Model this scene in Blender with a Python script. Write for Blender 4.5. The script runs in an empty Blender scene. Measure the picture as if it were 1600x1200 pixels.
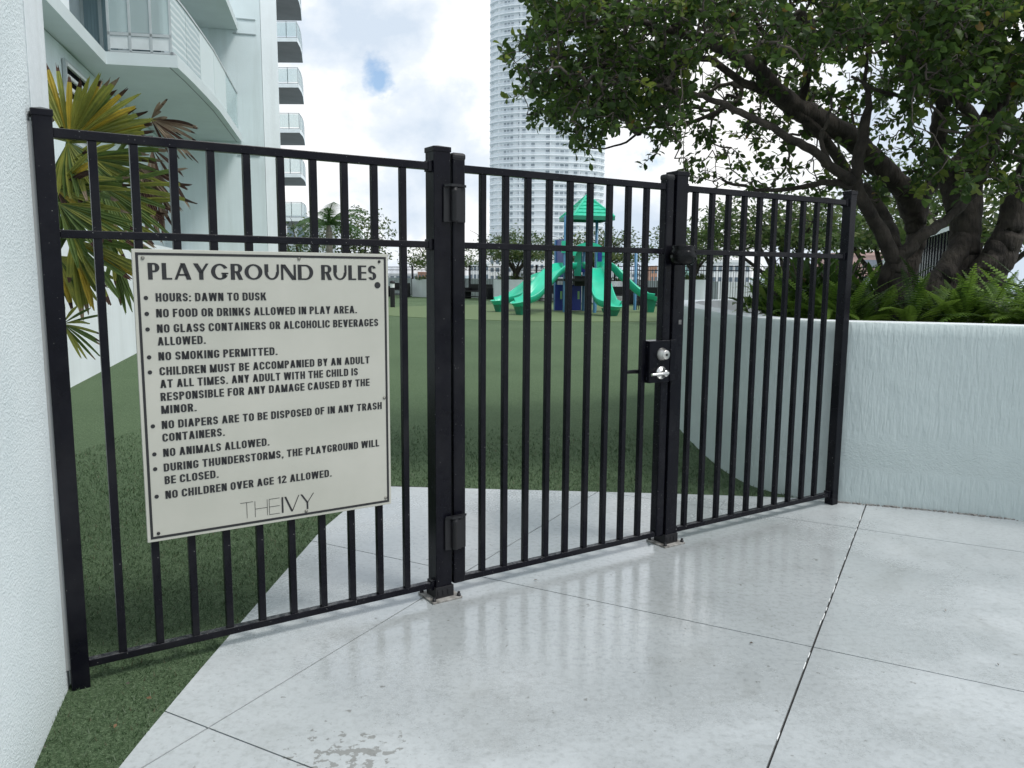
import bpy, math, random
import numpy as np
from mathutils import Vector, Matrix, noise as mnoise
R = math.radians
C = bpy.context.scene.collection
rng = random.Random(7)
npr = np.random.default_rng(11)

# ---------------------------------------------------------------- camera
CAM = Vector((0, 0, 1.4))
MR = ((0.99997632, 0.00092803, 0.00681954),      # image right
      (0.00688240, -0.13483732, -0.99084385),    # image down
      (0.0, 0.99086732, -0.13484052))            # forward
FPX = 1258.0
cam = bpy.data.cameras.new('camera'); camo = bpy.data.objects.new('camera', cam); C.objects.link(camo)
cam.sensor_fit = 'HORIZONTAL'; cam.sensor_width = 36.0; cam.lens = 36.0 * FPX / 1600.0
cam.clip_start = 0.05; cam.clip_end = 30000
r_, d_, f_ = (Vector(v).normalized() for v in MR)
camo.matrix_world = Matrix(((r_.x, -d_.x, -f_.x, 0), (r_.y, -d_.y, -f_.y, 0), (r_.z, -d_.z, -f_.z, 1.4), (0, 0, 0, 1)))
bpy.context.scene.camera = camo

# ---------------------------------------------------------------- world, sun, exposure
SUN_AZ, SUN_EL = R(116), R(57)          # azimuth clockwise from +Y
world = bpy.data.worlds.new("World"); bpy.context.scene.world = world; world.use_nodes = True
vs = bpy.context.scene.view_settings
vs.view_transform = 'Standard'; vs.look = 'None'; vs.gamma = 1.0; vs.exposure = 0.28
nt = world.node_tree; nt.nodes.clear()
def nd(t, typ, **kw):
    n = t.nodes.new(typ)
    for k, v in kw.items(): setattr(n, k, v)
    return n
def build_world():
    L = nt.links.new
    out = nd(nt, 'ShaderNodeOutputWorld'); tc = nd(nt, 'ShaderNodeTexCoord')
    sky = nd(nt, 'ShaderNodeTexSky', sky_type='NISHITA', sun_disc=False, sun_elevation=SUN_EL, sun_rotation=SUN_AZ)
    sky.altitude = 10; sky.air_density = 1.0; sky.dust_density = 1.4
    bsky = nd(nt, 'ShaderNodeBackground'); bsky.inputs[1].default_value = 0.15; L(sky.outputs[0], bsky.inputs[0])
    mp0 = nd(nt, 'ShaderNodeMapping'); mp0.inputs['Scale'].default_value = (1, 1, 1.25); mp0.inputs['Location'].default_value = (.35, .1, .2); L(tc.outputs['Generated'], mp0.inputs[0])
    n1 = nd(nt, 'ShaderNodeTexNoise'); n1.inputs['Scale'].default_value = 4.2; n1.inputs['Detail'].default_value = 8; n1.inputs['Roughness'].default_value = 0.52; n1.inputs['Distortion'].default_value = 0.15
    L(mp0.outputs[0], n1.inputs['Vector'])
    n2 = nd(nt, 'ShaderNodeTexNoise'); n2.inputs['Scale'].default_value = 5.0; n2.inputs['Detail'].default_value = 9; n2.inputs['Roughness'].default_value = 0.56; n2.inputs['Distortion'].default_value = 0.1
    mp = nd(nt, 'ShaderNodeMapping'); mp.inputs['Location'].default_value = (3.9, 1.2, 0.4); L(mp0.outputs[0], mp.inputs[0]); L(mp.outputs[0], n2.inputs['Vector'])
    rc = nd(nt, 'ShaderNodeValToRGB'); e = rc.color_ramp.elements
    e[0].position = 0.41; e[0].color = (0.60, 0.69, 0.80, 1); e[1].position = 0.63; e[1].color = (1, 1, 1, 1)
    m = rc.color_ramp.elements.new(0.50); m.color = (0.76, 0.82, 0.89, 1); m = rc.color_ramp.elements.new(0.55); m.color = (0.93, 0.95, 0.975, 1)
    L(n2.outputs[0], rc.inputs[0])
    bcl = nd(nt, 'ShaderNodeBackground'); bcl.inputs[1].default_value = 0.95; L(rc.outputs[0], bcl.inputs[0])
    rm = nd(nt, 'ShaderNodeValToRGB'); e = rm.color_ramp.elements
    e[0].position = 0.335; e[0].color = (0, 0, 0, 1); e[1].position = 0.375; e[1].color = (1, 1, 1, 1)
    L(n1.outputs[0], rm.inputs[0])
    # one clear gap between the clouds, towards the bay
    gd = nd(nt, 'ShaderNodeVectorMath', operation='DISTANCE'); L(tc.outputs['Generated'], gd.inputs[0])
    g = Vector(MR[0]) * ((592 - 800) / FPX) + Vector(MR[1]) * ((133 - 600) / FPX) + Vector(MR[2]); g.normalize()
    gd.inputs[1].default_value = g
    gn = nd(nt, 'ShaderNodeMath', operation='MULTIPLY_ADD'); L(n2.outputs[0], gn.inputs[0]); gn.inputs[1].default_value = 0.22; L(gd.outputs['Value'], gn.inputs[2])
    gr = nd(nt, 'ShaderNodeMapRange'); L(gn.outputs[0], gr.inputs[0])
    gr.inputs[1].default_value = 0.116; gr.inputs[2].default_value = 0.130; gr.inputs[3].default_value = 0.0; gr.inputs[4].default_value = 1.0
    mn = nd(nt, 'ShaderNodeMath', operation='MINIMUM'); L(rm.outputs[0], mn.inputs[0]); L(gr.outputs[0], mn.inputs[1])
    mx = nd(nt, 'ShaderNodeMixShader'); L(mn.outputs[0], mx.inputs[0]); L(bsky.outputs[0], mx.inputs[1]); L(bcl.outputs[0], mx.inputs[2])
    L(mx.outputs[0], out.inputs[0])
build_world()
sun = bpy.data.lights.new('sun', 'SUN'); suno = bpy.data.objects.new('sun', sun); C.objects.link(suno)
sun.energy = 2.0; sun.angle = R(16); sun.color = (1.0, 0.975, 0.94)
sdir = Vector((math.sin(SUN_AZ) * math.cos(SUN_EL), math.cos(SUN_AZ) * math.cos(SUN_EL), math.sin(SUN_EL)))
suno.rotation_euler = (-sdir).to_track_quat('-Z', 'Y').to_euler()

# ---------------------------------------------------------------- helpers
def ray(px, py):
    return Vector(MR[0]) * ((px - 800) / FPX) + Vector(MR[1]) * ((py - 600) / FPX) + Vector(MR[2])
def W(px, py, Y):                      # point of the sight line at forward distance Y
    k = ray(px, py); return CAM + k * (Y / k.y)
def Z(px, py, z):                      # point of the sight line at height z
    k = ray(px, py); return CAM + k * ((z - 1.4) / k.z)
def HP(px, py, P0, n):                 # point of the sight line on a plane
    k = ray(px, py); return CAM + k * ((Vector(P0) - CAM).dot(n) / k.dot(n))

class MB:
    def __init__(s): s.v = []; s.f = []; s.m = []; s.sm = []
    def add(s, vs, fs, mi=0, smooth=False):
        o = len(s.v); s.v += [tuple(v) for v in vs]
        for f in fs: s.f.append(tuple(i + o for i in f)); s.m.append(mi); s.sm.append(smooth)
    def box(s, x0, x1, y0, y1, z0, z1, mi=0):
        s.add([(x0, y0, z0), (x1, y0, z0), (x1, y1, z0), (x0, y1, z0), (x0, y0, z1), (x1, y0, z1), (x1, y1, z1), (x0, y1, z1)],
              [(3, 2, 1, 0), (4, 5, 6, 7), (0, 1, 5, 4), (1, 2, 6, 5), (2, 3, 7, 6), (3, 0, 4, 7)], mi)
    def obox(s, o, a, b, c, mi=0):     # box from corner o and three edge vectors (a x b . c > 0)
        o, a, b, c = Vector(o), Vector(a), Vector(b), Vector(c)
        if a.cross(b).dot(c) < 0: a, b = b, a
        s.add([o, o + a, o + a + b, o + b, o + c, o + a + c, o + a + b + c, o + b + c],
              [(3, 2, 1, 0), (4, 5, 6, 7), (0, 1, 5, 4), (1, 2, 6, 5), (2, 3, 7, 6), (3, 0, 4, 7)], mi)
    def quad(s, a, b, c, d, mi=0, smooth=False): s.add([a, b, c, d], [(0, 1, 2, 3)], mi, smooth)
    def prism(s, poly, z0, z1, mi=0, smooth=False, cap=True):   # poly counter-clockwise (x, y)
        if sum(poly[i][0] * poly[(i + 1) % len(poly)][1] - poly[(i + 1) % len(poly)][0] * poly[i][1] for i in range(len(poly))) < 0: poly = poly[::-1]
        n = len(poly)
        vs = [(p[0], p[1], z0) for p in poly] + [(p[0], p[1], z1) for p in poly]
        s.add(vs, [(i, (i + 1) % n, n + (i + 1) % n, n + i) for i in range(n)], mi, smooth)
        if cap: s.add(vs, [tuple(range(n))[::-1], tuple(range(n, 2 * n))], mi)
    def tube(s, path, rad, n=8, mi=0, cap=True, flat=1.0):
        path = [Vector(p) for p in path]; m = len(path)
        if not hasattr(rad, '__len__'): rad = [rad] * m
        up = Vector((0, 0, 1)); vs = []; prev = None
        for i, p in enumerate(path):
            t = (path[min(i + 1, m - 1)] - path[max(i - 1, 0)]).normalized()
            if prev is None:
                a = t.cross(up if abs(t.z) < .9 else Vector((1, 0, 0))).normalized()
            else:
                a = (prev - t * prev.dot(t)).normalized()
            prev = a; b = t.cross(a)
            for k in range(n):
                w = 2 * math.pi * k / n; vs.append(p + a * math.cos(w) * rad[i] + b * math.sin(w) * rad[i] * flat)
        fs = [(i * n + k, i * n + (k + 1) % n, (i + 1) * n + (k + 1) % n, (i + 1) * n + k) for i in range(m - 1) for k in range(n)]
        s.add(vs, fs, mi, True)
        if cap: s.add(vs, [tuple(range(n))[::-1], tuple(range((m - 1) * n, m * n))], mi)
    def lathe(s, prof, n=20, c=(0, 0, 0), mi=0, axis='z'):
        vs = []
        for r, h in prof:
            for k in range(n):
                w = 2 * math.pi * k / n; x, y = r * math.cos(w), r * math.sin(w)
                if axis == 'z': vs.append((c[0] + x, c[1] + y, c[2] + h))
                else: vs.append((c[0] + x, c[1] - h, c[2] + y))
        m = len(prof)
        s.add(vs, [(i * n + k, i * n + (k + 1) % n, (i + 1) * n + (k + 1) % n, (i + 1) * n + k) for i in range(m - 1) for k in range(n)], mi, True)
        s.add(vs, [tuple(range(n))[::-1], tuple(range((m - 1) * n, m * n))], mi)
    def build(s, name, mats, parent=None, world=False, bevel=0):
        me = bpy.data.meshes.new(name)
        v = s.v
        if parent is not None and world:
            mw = Matrix.Identity(4); q = parent
            while q is not None: mw = Matrix.Translation(q.location) @ Matrix.Rotation(q.rotation_euler.z, 4, 'Z') @ mw; q = q.parent
            inv = mw.inverted()
            a = np.array(v) @ np.array(inv.to_3x3()).T + np.array(inv.translation); v = a.tolist()
        me.from_pydata(v, [], s.f)
        for mm in (mats if isinstance(mats, (list, tuple)) else [mats]): me.materials.append(mm)
        me.polygons.foreach_set('material_index', s.m); me.polygons.foreach_set('use_smooth', s.sm)
        me.update()
        o = bpy.data.objects.new(name, me); C.objects.link(o)
        if parent is not None: o.parent = parent
        if bevel:
            b = o.modifiers.new('edge', 'BEVEL'); b.width = bevel; b.segments = 2; b.limit_method = 'ANGLE'; b.angle_limit = R(40)
        return o
def tag(o, label=None, cat=None, group=None, kind=None):
    for k, v in (('label', label), ('category', cat), ('group', group), ('kind', kind)):
        if v: o[k] = v
    return o
def thing(name, label, cat, loc=(0, 0, 0), rz=0, group=None):
    o = bpy.data.objects.new(name, None); C.objects.link(o); o.empty_display_size = .2
    o.location = loc; o.rotation_euler = (0, 0, rz)
    return tag(o, label, cat, group)
def dup(o, parent=None):
    c = o.copy(); C.objects.link(c)
    if parent is not None: c.parent = parent
    for ch in list(o.children): dup(ch, c)
    return c
def catmull(pts, k=4):                 # pts: list of (Vector, r) -> finer list
    P = [Vector(p) for p, r in pts]; Q = [r for p, r in pts]; out = []; rr = []
    n = len(P)
    for i in range(n - 1):
        p0, p1, p2, p3 = P[max(i - 1, 0)], P[i], P[i + 1], P[min(i + 2, n - 1)]
        for j in range(k):
            t = j / k
            out.append(.5 * ((2 * p1) + (p2 - p0) * t + (2 * p0 - 5 * p1 + 4 * p2 - p3) * t * t + (3 * p1 - p0 - 3 * p2 + p3) * t ** 3))
            rr.append(Q[i] * (1 - t) + Q[i + 1] * t)
    out.append(P[-1]); rr.append(Q[-1])
    return out, rr

# ---------------------------------------------------------------- materials
def newmat(name):
    m = bpy.data.materials.new(name); m.use_nodes = True
    return m, m.node_tree, m.node_tree.nodes['Principled BSDF']
def noise(t, scale, detail=4, rough=.55, stretch=None, dist=0, coord='Object'):
    tc = nd(t, 'ShaderNodeTexCoord'); n = nd(t, 'ShaderNodeTexNoise')
    n.inputs['Scale'].default_value = scale; n.inputs['Detail'].default_value = detail; n.inputs['Roughness'].default_value = rough; n.inputs['Distortion'].default_value = dist
    if stretch:
        mp = nd(t, 'ShaderNodeMapping'); mp.inputs['Scale'].default_value = stretch
        t.links.new(tc.outputs[coord], mp.inputs[0]); t.links.new(mp.outputs[0], n.inputs['Vector'])
    else: t.links.new(tc.outputs[coord], n.inputs['Vector'])
    return n.outputs[0]
def ramp(t, fac, stops):
    r = nd(t, 'ShaderNodeValToRGB'); e = r.color_ramp.elements
    while len(e) < len(stops): e.new(.5)
    for el, (p, c) in zip(e, stops): el.position = p; el.color = (*c, 1) if len(c) == 3 else c
    t.links.new(fac, r.inputs[0]); return r.outputs[0]
def bump(t, p, h, strength, dist=.01, chain=None):
    b = nd(t, 'ShaderNodeBump'); b.inputs['Strength'].default_value = strength; b.inputs['Distance'].default_value = dist
    t.links.new(h, b.inputs['Height'])
    if chain: t.links.new(chain, b.inputs['Normal'])
    if p: t.links.new(b.outputs[0], p.inputs['Normal'])
    return b.outputs[0]
def mulc(t, a, b, fac=1.0):
    m = nd(t, 'ShaderNodeMix', data_type='RGBA', blend_type='MULTIPLY'); m.inputs[0].default_value = fac
    t.links.new(a, m.inputs[6]); t.links.new(b, m.inputs[7]); return m.outputs[2]
def pmat(name, c1, c2=None, scale=3, rough=.6, bmp=None, metal=0, spec=.5, stretch=None, detail=5, coat=0):
    m, t, p = newmat(name)
    p.inputs['Roughness'].default_value = rough; p.inputs['Metallic'].default_value = metal; p.inputs['Specular IOR Level'].default_value = spec
    p.inputs['Coat Weight'].default_value = coat
    if c2 is None: c2 = tuple(x * .86 for x in c1)
    t.links.new(ramp(t, noise(t, scale, detail, stretch=stretch), [(.35, c2), (.65, c1)]), p.inputs['Base Color'])
    if bmp: bump(t, p, noise(t, bmp[0], 6, stretch=bmp[3] if len(bmp) > 3 else None), bmp[1], bmp[2] if len(bmp) > 2 else .01)
    return m
def leafmat(name, c1, c2, scale=6, trans=.3, rough=.45):
    m, t, p = newmat(name); L = t.links.new
    col = ramp(t, noise(t, scale, 3), [(.35, c2), (.65, c1)])
    L(col, p.inputs['Base Color']); p.inputs['Roughness'].default_value = rough; p.inputs['Specular IOR Level'].default_value = .35
    tr = nd(t, 'ShaderNodeBsdfTranslucent'); L(col, tr.inputs[0])
    mx = nd(t, 'ShaderNodeMixShader'); mx.inputs[0].default_value = trans
    L(p.outputs[0], mx.inputs[1]); L(tr.outputs[0], mx.inputs[2]); L(mx.outputs[0], t.nodes['Material Output'].inputs[0])
    return m
def glassmat(name, tint, fac=.75, rough=.05):
    m, t, p = newmat(name); L = t.links.new
    p.inputs['Base Color'].default_value = (*tint, 1); p.inputs['Roughness'].default_value = rough
    tr = nd(t, 'ShaderNodeBsdfTransparent'); tr.inputs[0].default_value = (.93, .97, .97, 1)
    mx = nd(t, 'ShaderNodeMixShader'); mx.inputs[0].default_value = 1 - fac
    L(tr.outputs[0], mx.inputs[1]); L(p.outputs[0], mx.inputs[2]); L(mx.outputs[0], t.nodes['Material Output'].inputs[0])
    return m

def black_paint():
    m, t, p = newmat('black powder coat'); L = t.links.new
    base = ramp(t, noise(t, 9, 5), [(.35, (.0028, .0028, .0055)), (.65, (.0045, .0045, .008))])
    dust = ramp(t, noise(t, 150, 2, .5), [(.735, (0, 0, 0)), (.77, (1, 1, 1))]); film = ramp(t, noise(t, 3.5, 7, .65), [(.45, (0, 0, 0)), (.8, (.05, .05, .05))])
    ad = nd(t, 'ShaderNodeMix', data_type='RGBA', blend_type='ADD'); ad.inputs[0].default_value = 1; L(dust, ad.inputs[6]); L(film, ad.inputs[7])
    # rain-dried dust settles on faces that look up
    ge = nd(t, 'ShaderNodeNewGeometry'); sp = nd(t, 'ShaderNodeSeparateXYZ'); L(ge.outputs['True Normal'], sp.inputs[0])
    mx = nd(t, 'ShaderNodeMix', data_type='RGBA'); L(ad.outputs[2], mx.inputs[0]); L(base, mx.inputs[6]); mx.inputs[7].default_value = (.26, .26, .25, 1)
    tp = nd(t, 'ShaderNodeMath', operation='MULTIPLY'); L(ramp(t, sp.outputs[2], [(.75, (0, 0, 0)), (.9, (1, 1, 1))]), tp.inputs[0]); L(ramp(t, noise(t, 45, 5, .65), [(.42, (0, 0, 0)), (.62, (.32, .32, .32))]), tp.inputs[1])
    mx2 = nd(t, 'ShaderNodeMix', data_type='RGBA'); L(tp.outputs[0], mx2.inputs[0]); L(mx.outputs[2], mx2.inputs[6]); mx2.inputs[7].default_value = (.20, .20, .20, 1)
    L(mx2.outputs[2], p.inputs['Base Color']); p.inputs['Roughness'].default_value = .26; p.inputs['Specular IOR Level'].default_value = .16
    bump(t, p, noise(t, 220, 6), .03, .002); return m
BLACK = black_paint()
BLACK2 = pmat('black plastic', (.010, .010, .012), rough=.5, spec=.4)
def facade(name, c, streak=.16, sc=30):
    m, t, p = newmat(name); p.inputs['Roughness'].default_value = .8
    a = ramp(t, noise(t, 1.2, 6), [(.35, tuple(x * .94 for x in c)), (.65, c)])
    s_ = ramp(t, noise(t, 1.0, 7, .65, (2.2, 2.2, .16)), [(.36, (.80, .80, .78)), (.52, (1, 1, 1))])
    t.links.new(mulc(t, a, s_, streak * 4), p.inputs['Base Color']); bump(t, p, noise(t, sc, 6, .6), .35, .012); return m
PALE_ = pmat('pale aqua stucco paint', (.66, .75, .77), (.61, .70, .725), 1.3, rough=.8, bmp=(30, .25, .01))
PALE = facade('aqua facade paint', (.68, .765, .78), .13)
PALEW = facade('white facade paint', (.80, .85, .87), .08, 24)
PALEW_ = pmat('white facade paint', (.79, .845, .87), (.73, .79, .82), 1.0, rough=.8, bmp=(22, .15, .01))
WHITE = pmat('white paint', (.80, .81, .80), (.74, .76, .76), 2, rough=.55)
CHROME = pmat('satin nickel', (.62, .61, .58), rough=.28, metal=1)
SOIL = pmat('potting soil', (.035, .026, .018), (.015, .011, .008), 25, rough=.95, bmp=(60, .8, .02))

def stucco_rough():
    m, t, p = newmat('rough white stucco'); p.inputs['Roughness'].default_value = .75
    t.links.new(ramp(t, noise(t, 2.2, 6), [(.3, (.68, .755, .765)), (.7, (.76, .825, .835))]), p.inputs['Base Color'])
    a = bump(t, None, noise(t, 80, 6, .75), .5, .014)
    v = nd(t, 'ShaderNodeTexVoronoi'); v.inputs['Scale'].default_value = 130; tc = nd(t, 'ShaderNodeTexCoord'); t.links.new(tc.outputs['Object'], v.inputs['Vector'])
    bump(t, p, v.outputs['Distance'], .45, .005, a)
    return m
def stucco_combed():
    m, t, p = newmat('combed aqua stucco'); p.inputs['Roughness'].default_value = .62
    t.links.new(ramp(t, noise(t, 1.6, 6), [(.3, (.47, .54, .535)), (.7, (.53, .60, .593))]), p.inputs['Base Color'])
    tc = nd(t, 'ShaderNodeTexCoord'); sp = nd(t, 'ShaderNodeSeparateXYZ'); t.links.new(tc.outputs['Object'], sp.inputs[0])
    # vertical combing above, trowel ripples in a band low on the wall
    mask = ramp(t, sp.outputs[2], [(.20, (0, 0, 0)), (.24, (1, 1, 1)), (.34, (1, 1, 1)), (.46, (0, 0, 0))])
    v = noise(t, 46, 4, .6, (1, 1, .16), .4); h = noise(t, 42, 5, .62, (1, 1, 1.5), 1.0)
    mx = nd(t, 'ShaderNodeMix', data_type='FLOAT'); t.links.new(mask, mx.inputs[0]); t.links.new(v, mx.inputs[2]); t.links.new(h, mx.inputs[3])
    a = bump(t, None, mx.outputs[0], .75, .012)
    bump(t, p, noise(t, 7, 3), .25, .03, a)
    return m
ROUGH = stucco_rough(); COMBED = stucco_combed()

def pavement_mat():
    m, t, p = newmat('sealed white concrete'); L = t.links.new
    base = ramp(t, noise(t, .9, 7, .6), [(.30, (.375, .402, .41)), (.52, (.445, .474, .483)), (.72, (.50, .528, .537))])
    fine = ramp(t, noise(t, 38, 8, .7), [(.32, (.74, .74, .73)), (.52, (1, 1, 1))])
    col = mulc(t, base, fine, .8)
    grime = ramp(t, noise(t, 2.3, 9, .68, None, .6), [(.30, (.70, .69, .66)), (.47, (1, 1, 1))])
    col = mulc(t, col, grime, .5)
    speck = ramp(t, noise(t, 95, 2, .5), [(.235, (.35, .33, .30)), (.265, (1, 1, 1))])
    col = mulc(t, col, speck, .8)
    tc = nd(t, 'ShaderNodeTexCoord')
    # worn-through paint near the front edge
    dv = nd(t, 'ShaderNodeVectorMath', operation='DISTANCE'); L(tc.outputs['Object'], dv.inputs[0]); dv.inputs[1].default_value = (-.47, 2.17, 0)
    dr = nd(t, 'ShaderNodeMapRange'); L(dv.outputs['Value'], dr.inputs[0]); dr.inputs[1].default_value = .02; dr.inputs[2].default_value = .30; dr.inputs[3].default_value = .13; dr.inputs[4].default_value = -.05
    ad = nd(t, 'ShaderNodeMath', operation='ADD'); L(noise(t, 26, 6, .6), ad.inputs[0]); L(dr.outputs[0], ad.inputs[1])
    worn = ramp(t, ad.outputs[0], [(.620, (1, 1, 1)), (.640, (.50, .48, .45))])
    col = mulc(t, col, worn, .9)
    # rain water still standing round the gate
    sp = nd(t, 'ShaderNodeMapping'); sp.vector_type = 'POINT'; L(tc.outputs['Object'], sp.inputs[0])
    sp.inputs['Location'].default_value = (-.17, -1.72, 0); sp.inputs['Scale'].default_value = (.40, .46, 1)
    ln = nd(t, 'ShaderNodeVectorMath', operation='LENGTH'); L(sp.outputs[0], ln.inputs[0])
    wn = nd(t, 'ShaderNodeMath', operation='MULTIPLY_ADD'); L(noise(t, 2.1, 8, .6), wn.inputs[0]); wn.inputs[1].default_value = -1.1; L(ln.outputs['Value'], wn.inputs[2])
    wet = nd(t, 'ShaderNodeMapRange'); L(wn.outputs[0], wet.inputs[0])
    wet.inputs[1].default_value = -.10; wet.inputs[2].default_value = .30; wet.inputs[3].default_value = 1; wet.inputs[4].default_value = 0
    damp = ramp(t, wet.outputs[0], [(.15, (1, 1, 1)), (.75, (.86, .86, .855))])      # wet concrete is darker
    L(mulc(t, col, damp), p.inputs['Base Color'])
    rr = nd(t, 'ShaderNodeMapRange'); L(wet.outputs[0], rr.inputs[0]); rr.inputs[3].default_value = .45; rr.inputs[4].default_value = .04
    film = nd(t, 'ShaderNodeMath', operation='MULTIPLY_ADD'); L(ramp(t, noise(t, 70, 4, .65), [(.42, (0, 0, 0)), (.60, (1, 1, 1))]), film.inputs[0]); film.inputs[1].default_value = .16; L(rr.outputs[0], film.inputs[2])
    L(film.outputs[0], p.inputs['Roughness']); p.inputs['Specular IOR Level'].default_value = 1.0
    a = bump(t, None, noise(t, 30, 3, .5, (1, 1, 1)), .13, .004)
    bump(t, p, noise(t, 85, 2, .5), .42, .0012, a)
    return m
PAVE = pavement_mat()
JOINT = pmat('joint filler', (.05, .048, .045), (.02, .02, .02), 30, rough=.9)
def turf_mat():
    m, t, p = newmat('artificial turf'); p.inputs['Roughness'].default_value = .9; p.inputs['Specular IOR Level'].default_value = .2
    a = ramp(t, noise(t, 130, 3, .7), [(.32, (.036, .062, .030)), (.5, (.090, .145, .072)), (.68, (.175, .245, .145))])
    b = ramp(t, noise(t, .35, 5), [(.3, (.80, .82, .80)), (.7, (1.10, 1.06, 1.05))])
    t.links.new(mulc(t, a, b), p.inputs['Base Color'])
    bump(t, p, noise(t, 150, 4, .7), .8, .02)
    return m
TURF = turf_mat()
BLADES = [leafmat('turf blade', (.055, .102, .042), (.038, .076, .030), 5, .2, .55), leafmat('turf blade pale', (.12, .165, .10), (.085, .13, .07), 5, .2, .5), leafmat('turf blade brown', (.11, .095, .055), (.08, .075, .04), 5, .2, .6)]
RUBBER = pmat('olive rubber surfacing', (.115, .165, .070), (.098, .145, .060), 30, rough=.9, bmp=(90, .4, .01))

# ---------------------------------------------------------------- ground, deck, city
TH = R(33.134440); UX, UY = math.cos(TH), math.sin(TH)
FOOT = Vector((-1.6171, 2.4770, 0))                       # foot of the fence plane
def FS(s, o=0, z=0): return FOOT + Vector((UX, UY, 0)) * s + Vector((-UY, UX, 0)) * o + Vector((0, 0, z))

g = MB(); g.quad((-9000, -3000, -26), (9000, -3000, -26), (9000, 16000, -26), (-9000, 16000, -26))
tag(g.build('city_ground', pmat('distant city and bay', (.36, .43, .46), (.24, .33, .36), .004, rough=.6)), kind='structure')
t_ = MB(); t_.prism([(-24, -12), (34, -12), (34, 36), (17, 39.2), (8, 39.2), (-9.5, 56), (-24, 62)], -1.2, -.012)
tag(t_.build('turf', TURF), kind='structure')

PAVPOLY = [(-1.135, -4), (7, -4), (7, 4.4), (1.95, 5.01), (.99, 5.077), (-.80, 5.25), (-.98, 4.75), (-1.046, 4.26), (-1.070, 3.6), (-1.098, 2.9), (-1.112, 2.3)]
def clip(poly, cp):
    for i in range(len(cp)):
        a, b = cp[i], cp[(i + 1) % len(cp)]; out = []
        def side(p): return (b[0] - a[0]) * (p[1] - a[1]) - (b[1] - a[1]) * (p[0] - a[0])
        for j in range(len(poly)):
            p, q = poly[j], poly[(j + 1) % len(poly)]; sp, sq = side(p), side(q)
            if sp >= 0: out.append(p)
            if sp * sq < 0:
                k = sp / (sp - sq); out.append((p[0] + (q[0] - p[0]) * k, p[1] + (q[1] - p[1]) * k))
        poly = out
        if len(poly) < 3: return []
    return poly
bed = MB(); bed.prism(PAVPOLY, -.05, -.008); tag(bed.build('pavement_bed', JOINT), kind='structure')
A = [-6, -4.5, -3, -1.5, .05, 1.606, 3.107, 4.77, 6.3, 8]; B = [-6.6, -5.05, -3.5, -1.93, -.366, 1.2, 2.76, 4.3, 6, 8]
sl = MB()
for i in range(len(A) - 1):
    for j in range(len(B) - 1):
        ga = .0028; b0 = B[j] + (.0038 if j == 4 else ga); b1 = B[j + 1] - (.0038 if j + 1 == 4 else ga); a0, a1 = A[i] + ga, A[i + 1] - ga
        cell = [(a * .475 + b * .88, a * .88 - b * .475) for a, b in ((a0, b0), (a0, b1), (a1, b1), (a1, b0))][::-1]
        if sum(cell[k][0] * cell[(k + 1) % 4][1] - cell[(k + 1) % 4][0] * cell[k][1] for k in range(4)) < 0: cell = cell[::-1]
        c = clip(cell, PAVPOLY)
        c = [p for k, p in enumerate(c) if math.dist(p, c[k - 1]) > 1e-4]
        if len(c) >= 3: sl.prism(c, -.02, 0)
tag(sl.build('pavement', PAVE, bevel=.0015), kind='structure')
# broken caulk lying along the wide expansion joint
ck = MB()
for k in range(70):
    a = 1.3 + k * .055 + rng.uniform(-.02, .02)
    if rng.random() < (.80 if k < 42 else .45): continue
    b = -.366 - .0050 + rng.uniform(-.002, .002); l = rng.uniform(.03, .07)
    p = Vector((a * .475 + b * .88, a * .88 - b * .475, -.004)); dA = Vector((.475, .88, 0)) * l; dB = Vector((.88, -.475, 0)) * .0025
    ck.obox(p, dB, dA, Vector((0, 0, .0052)))
tag(ck.build('joint_caulk', WHITE), kind='structure')

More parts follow.
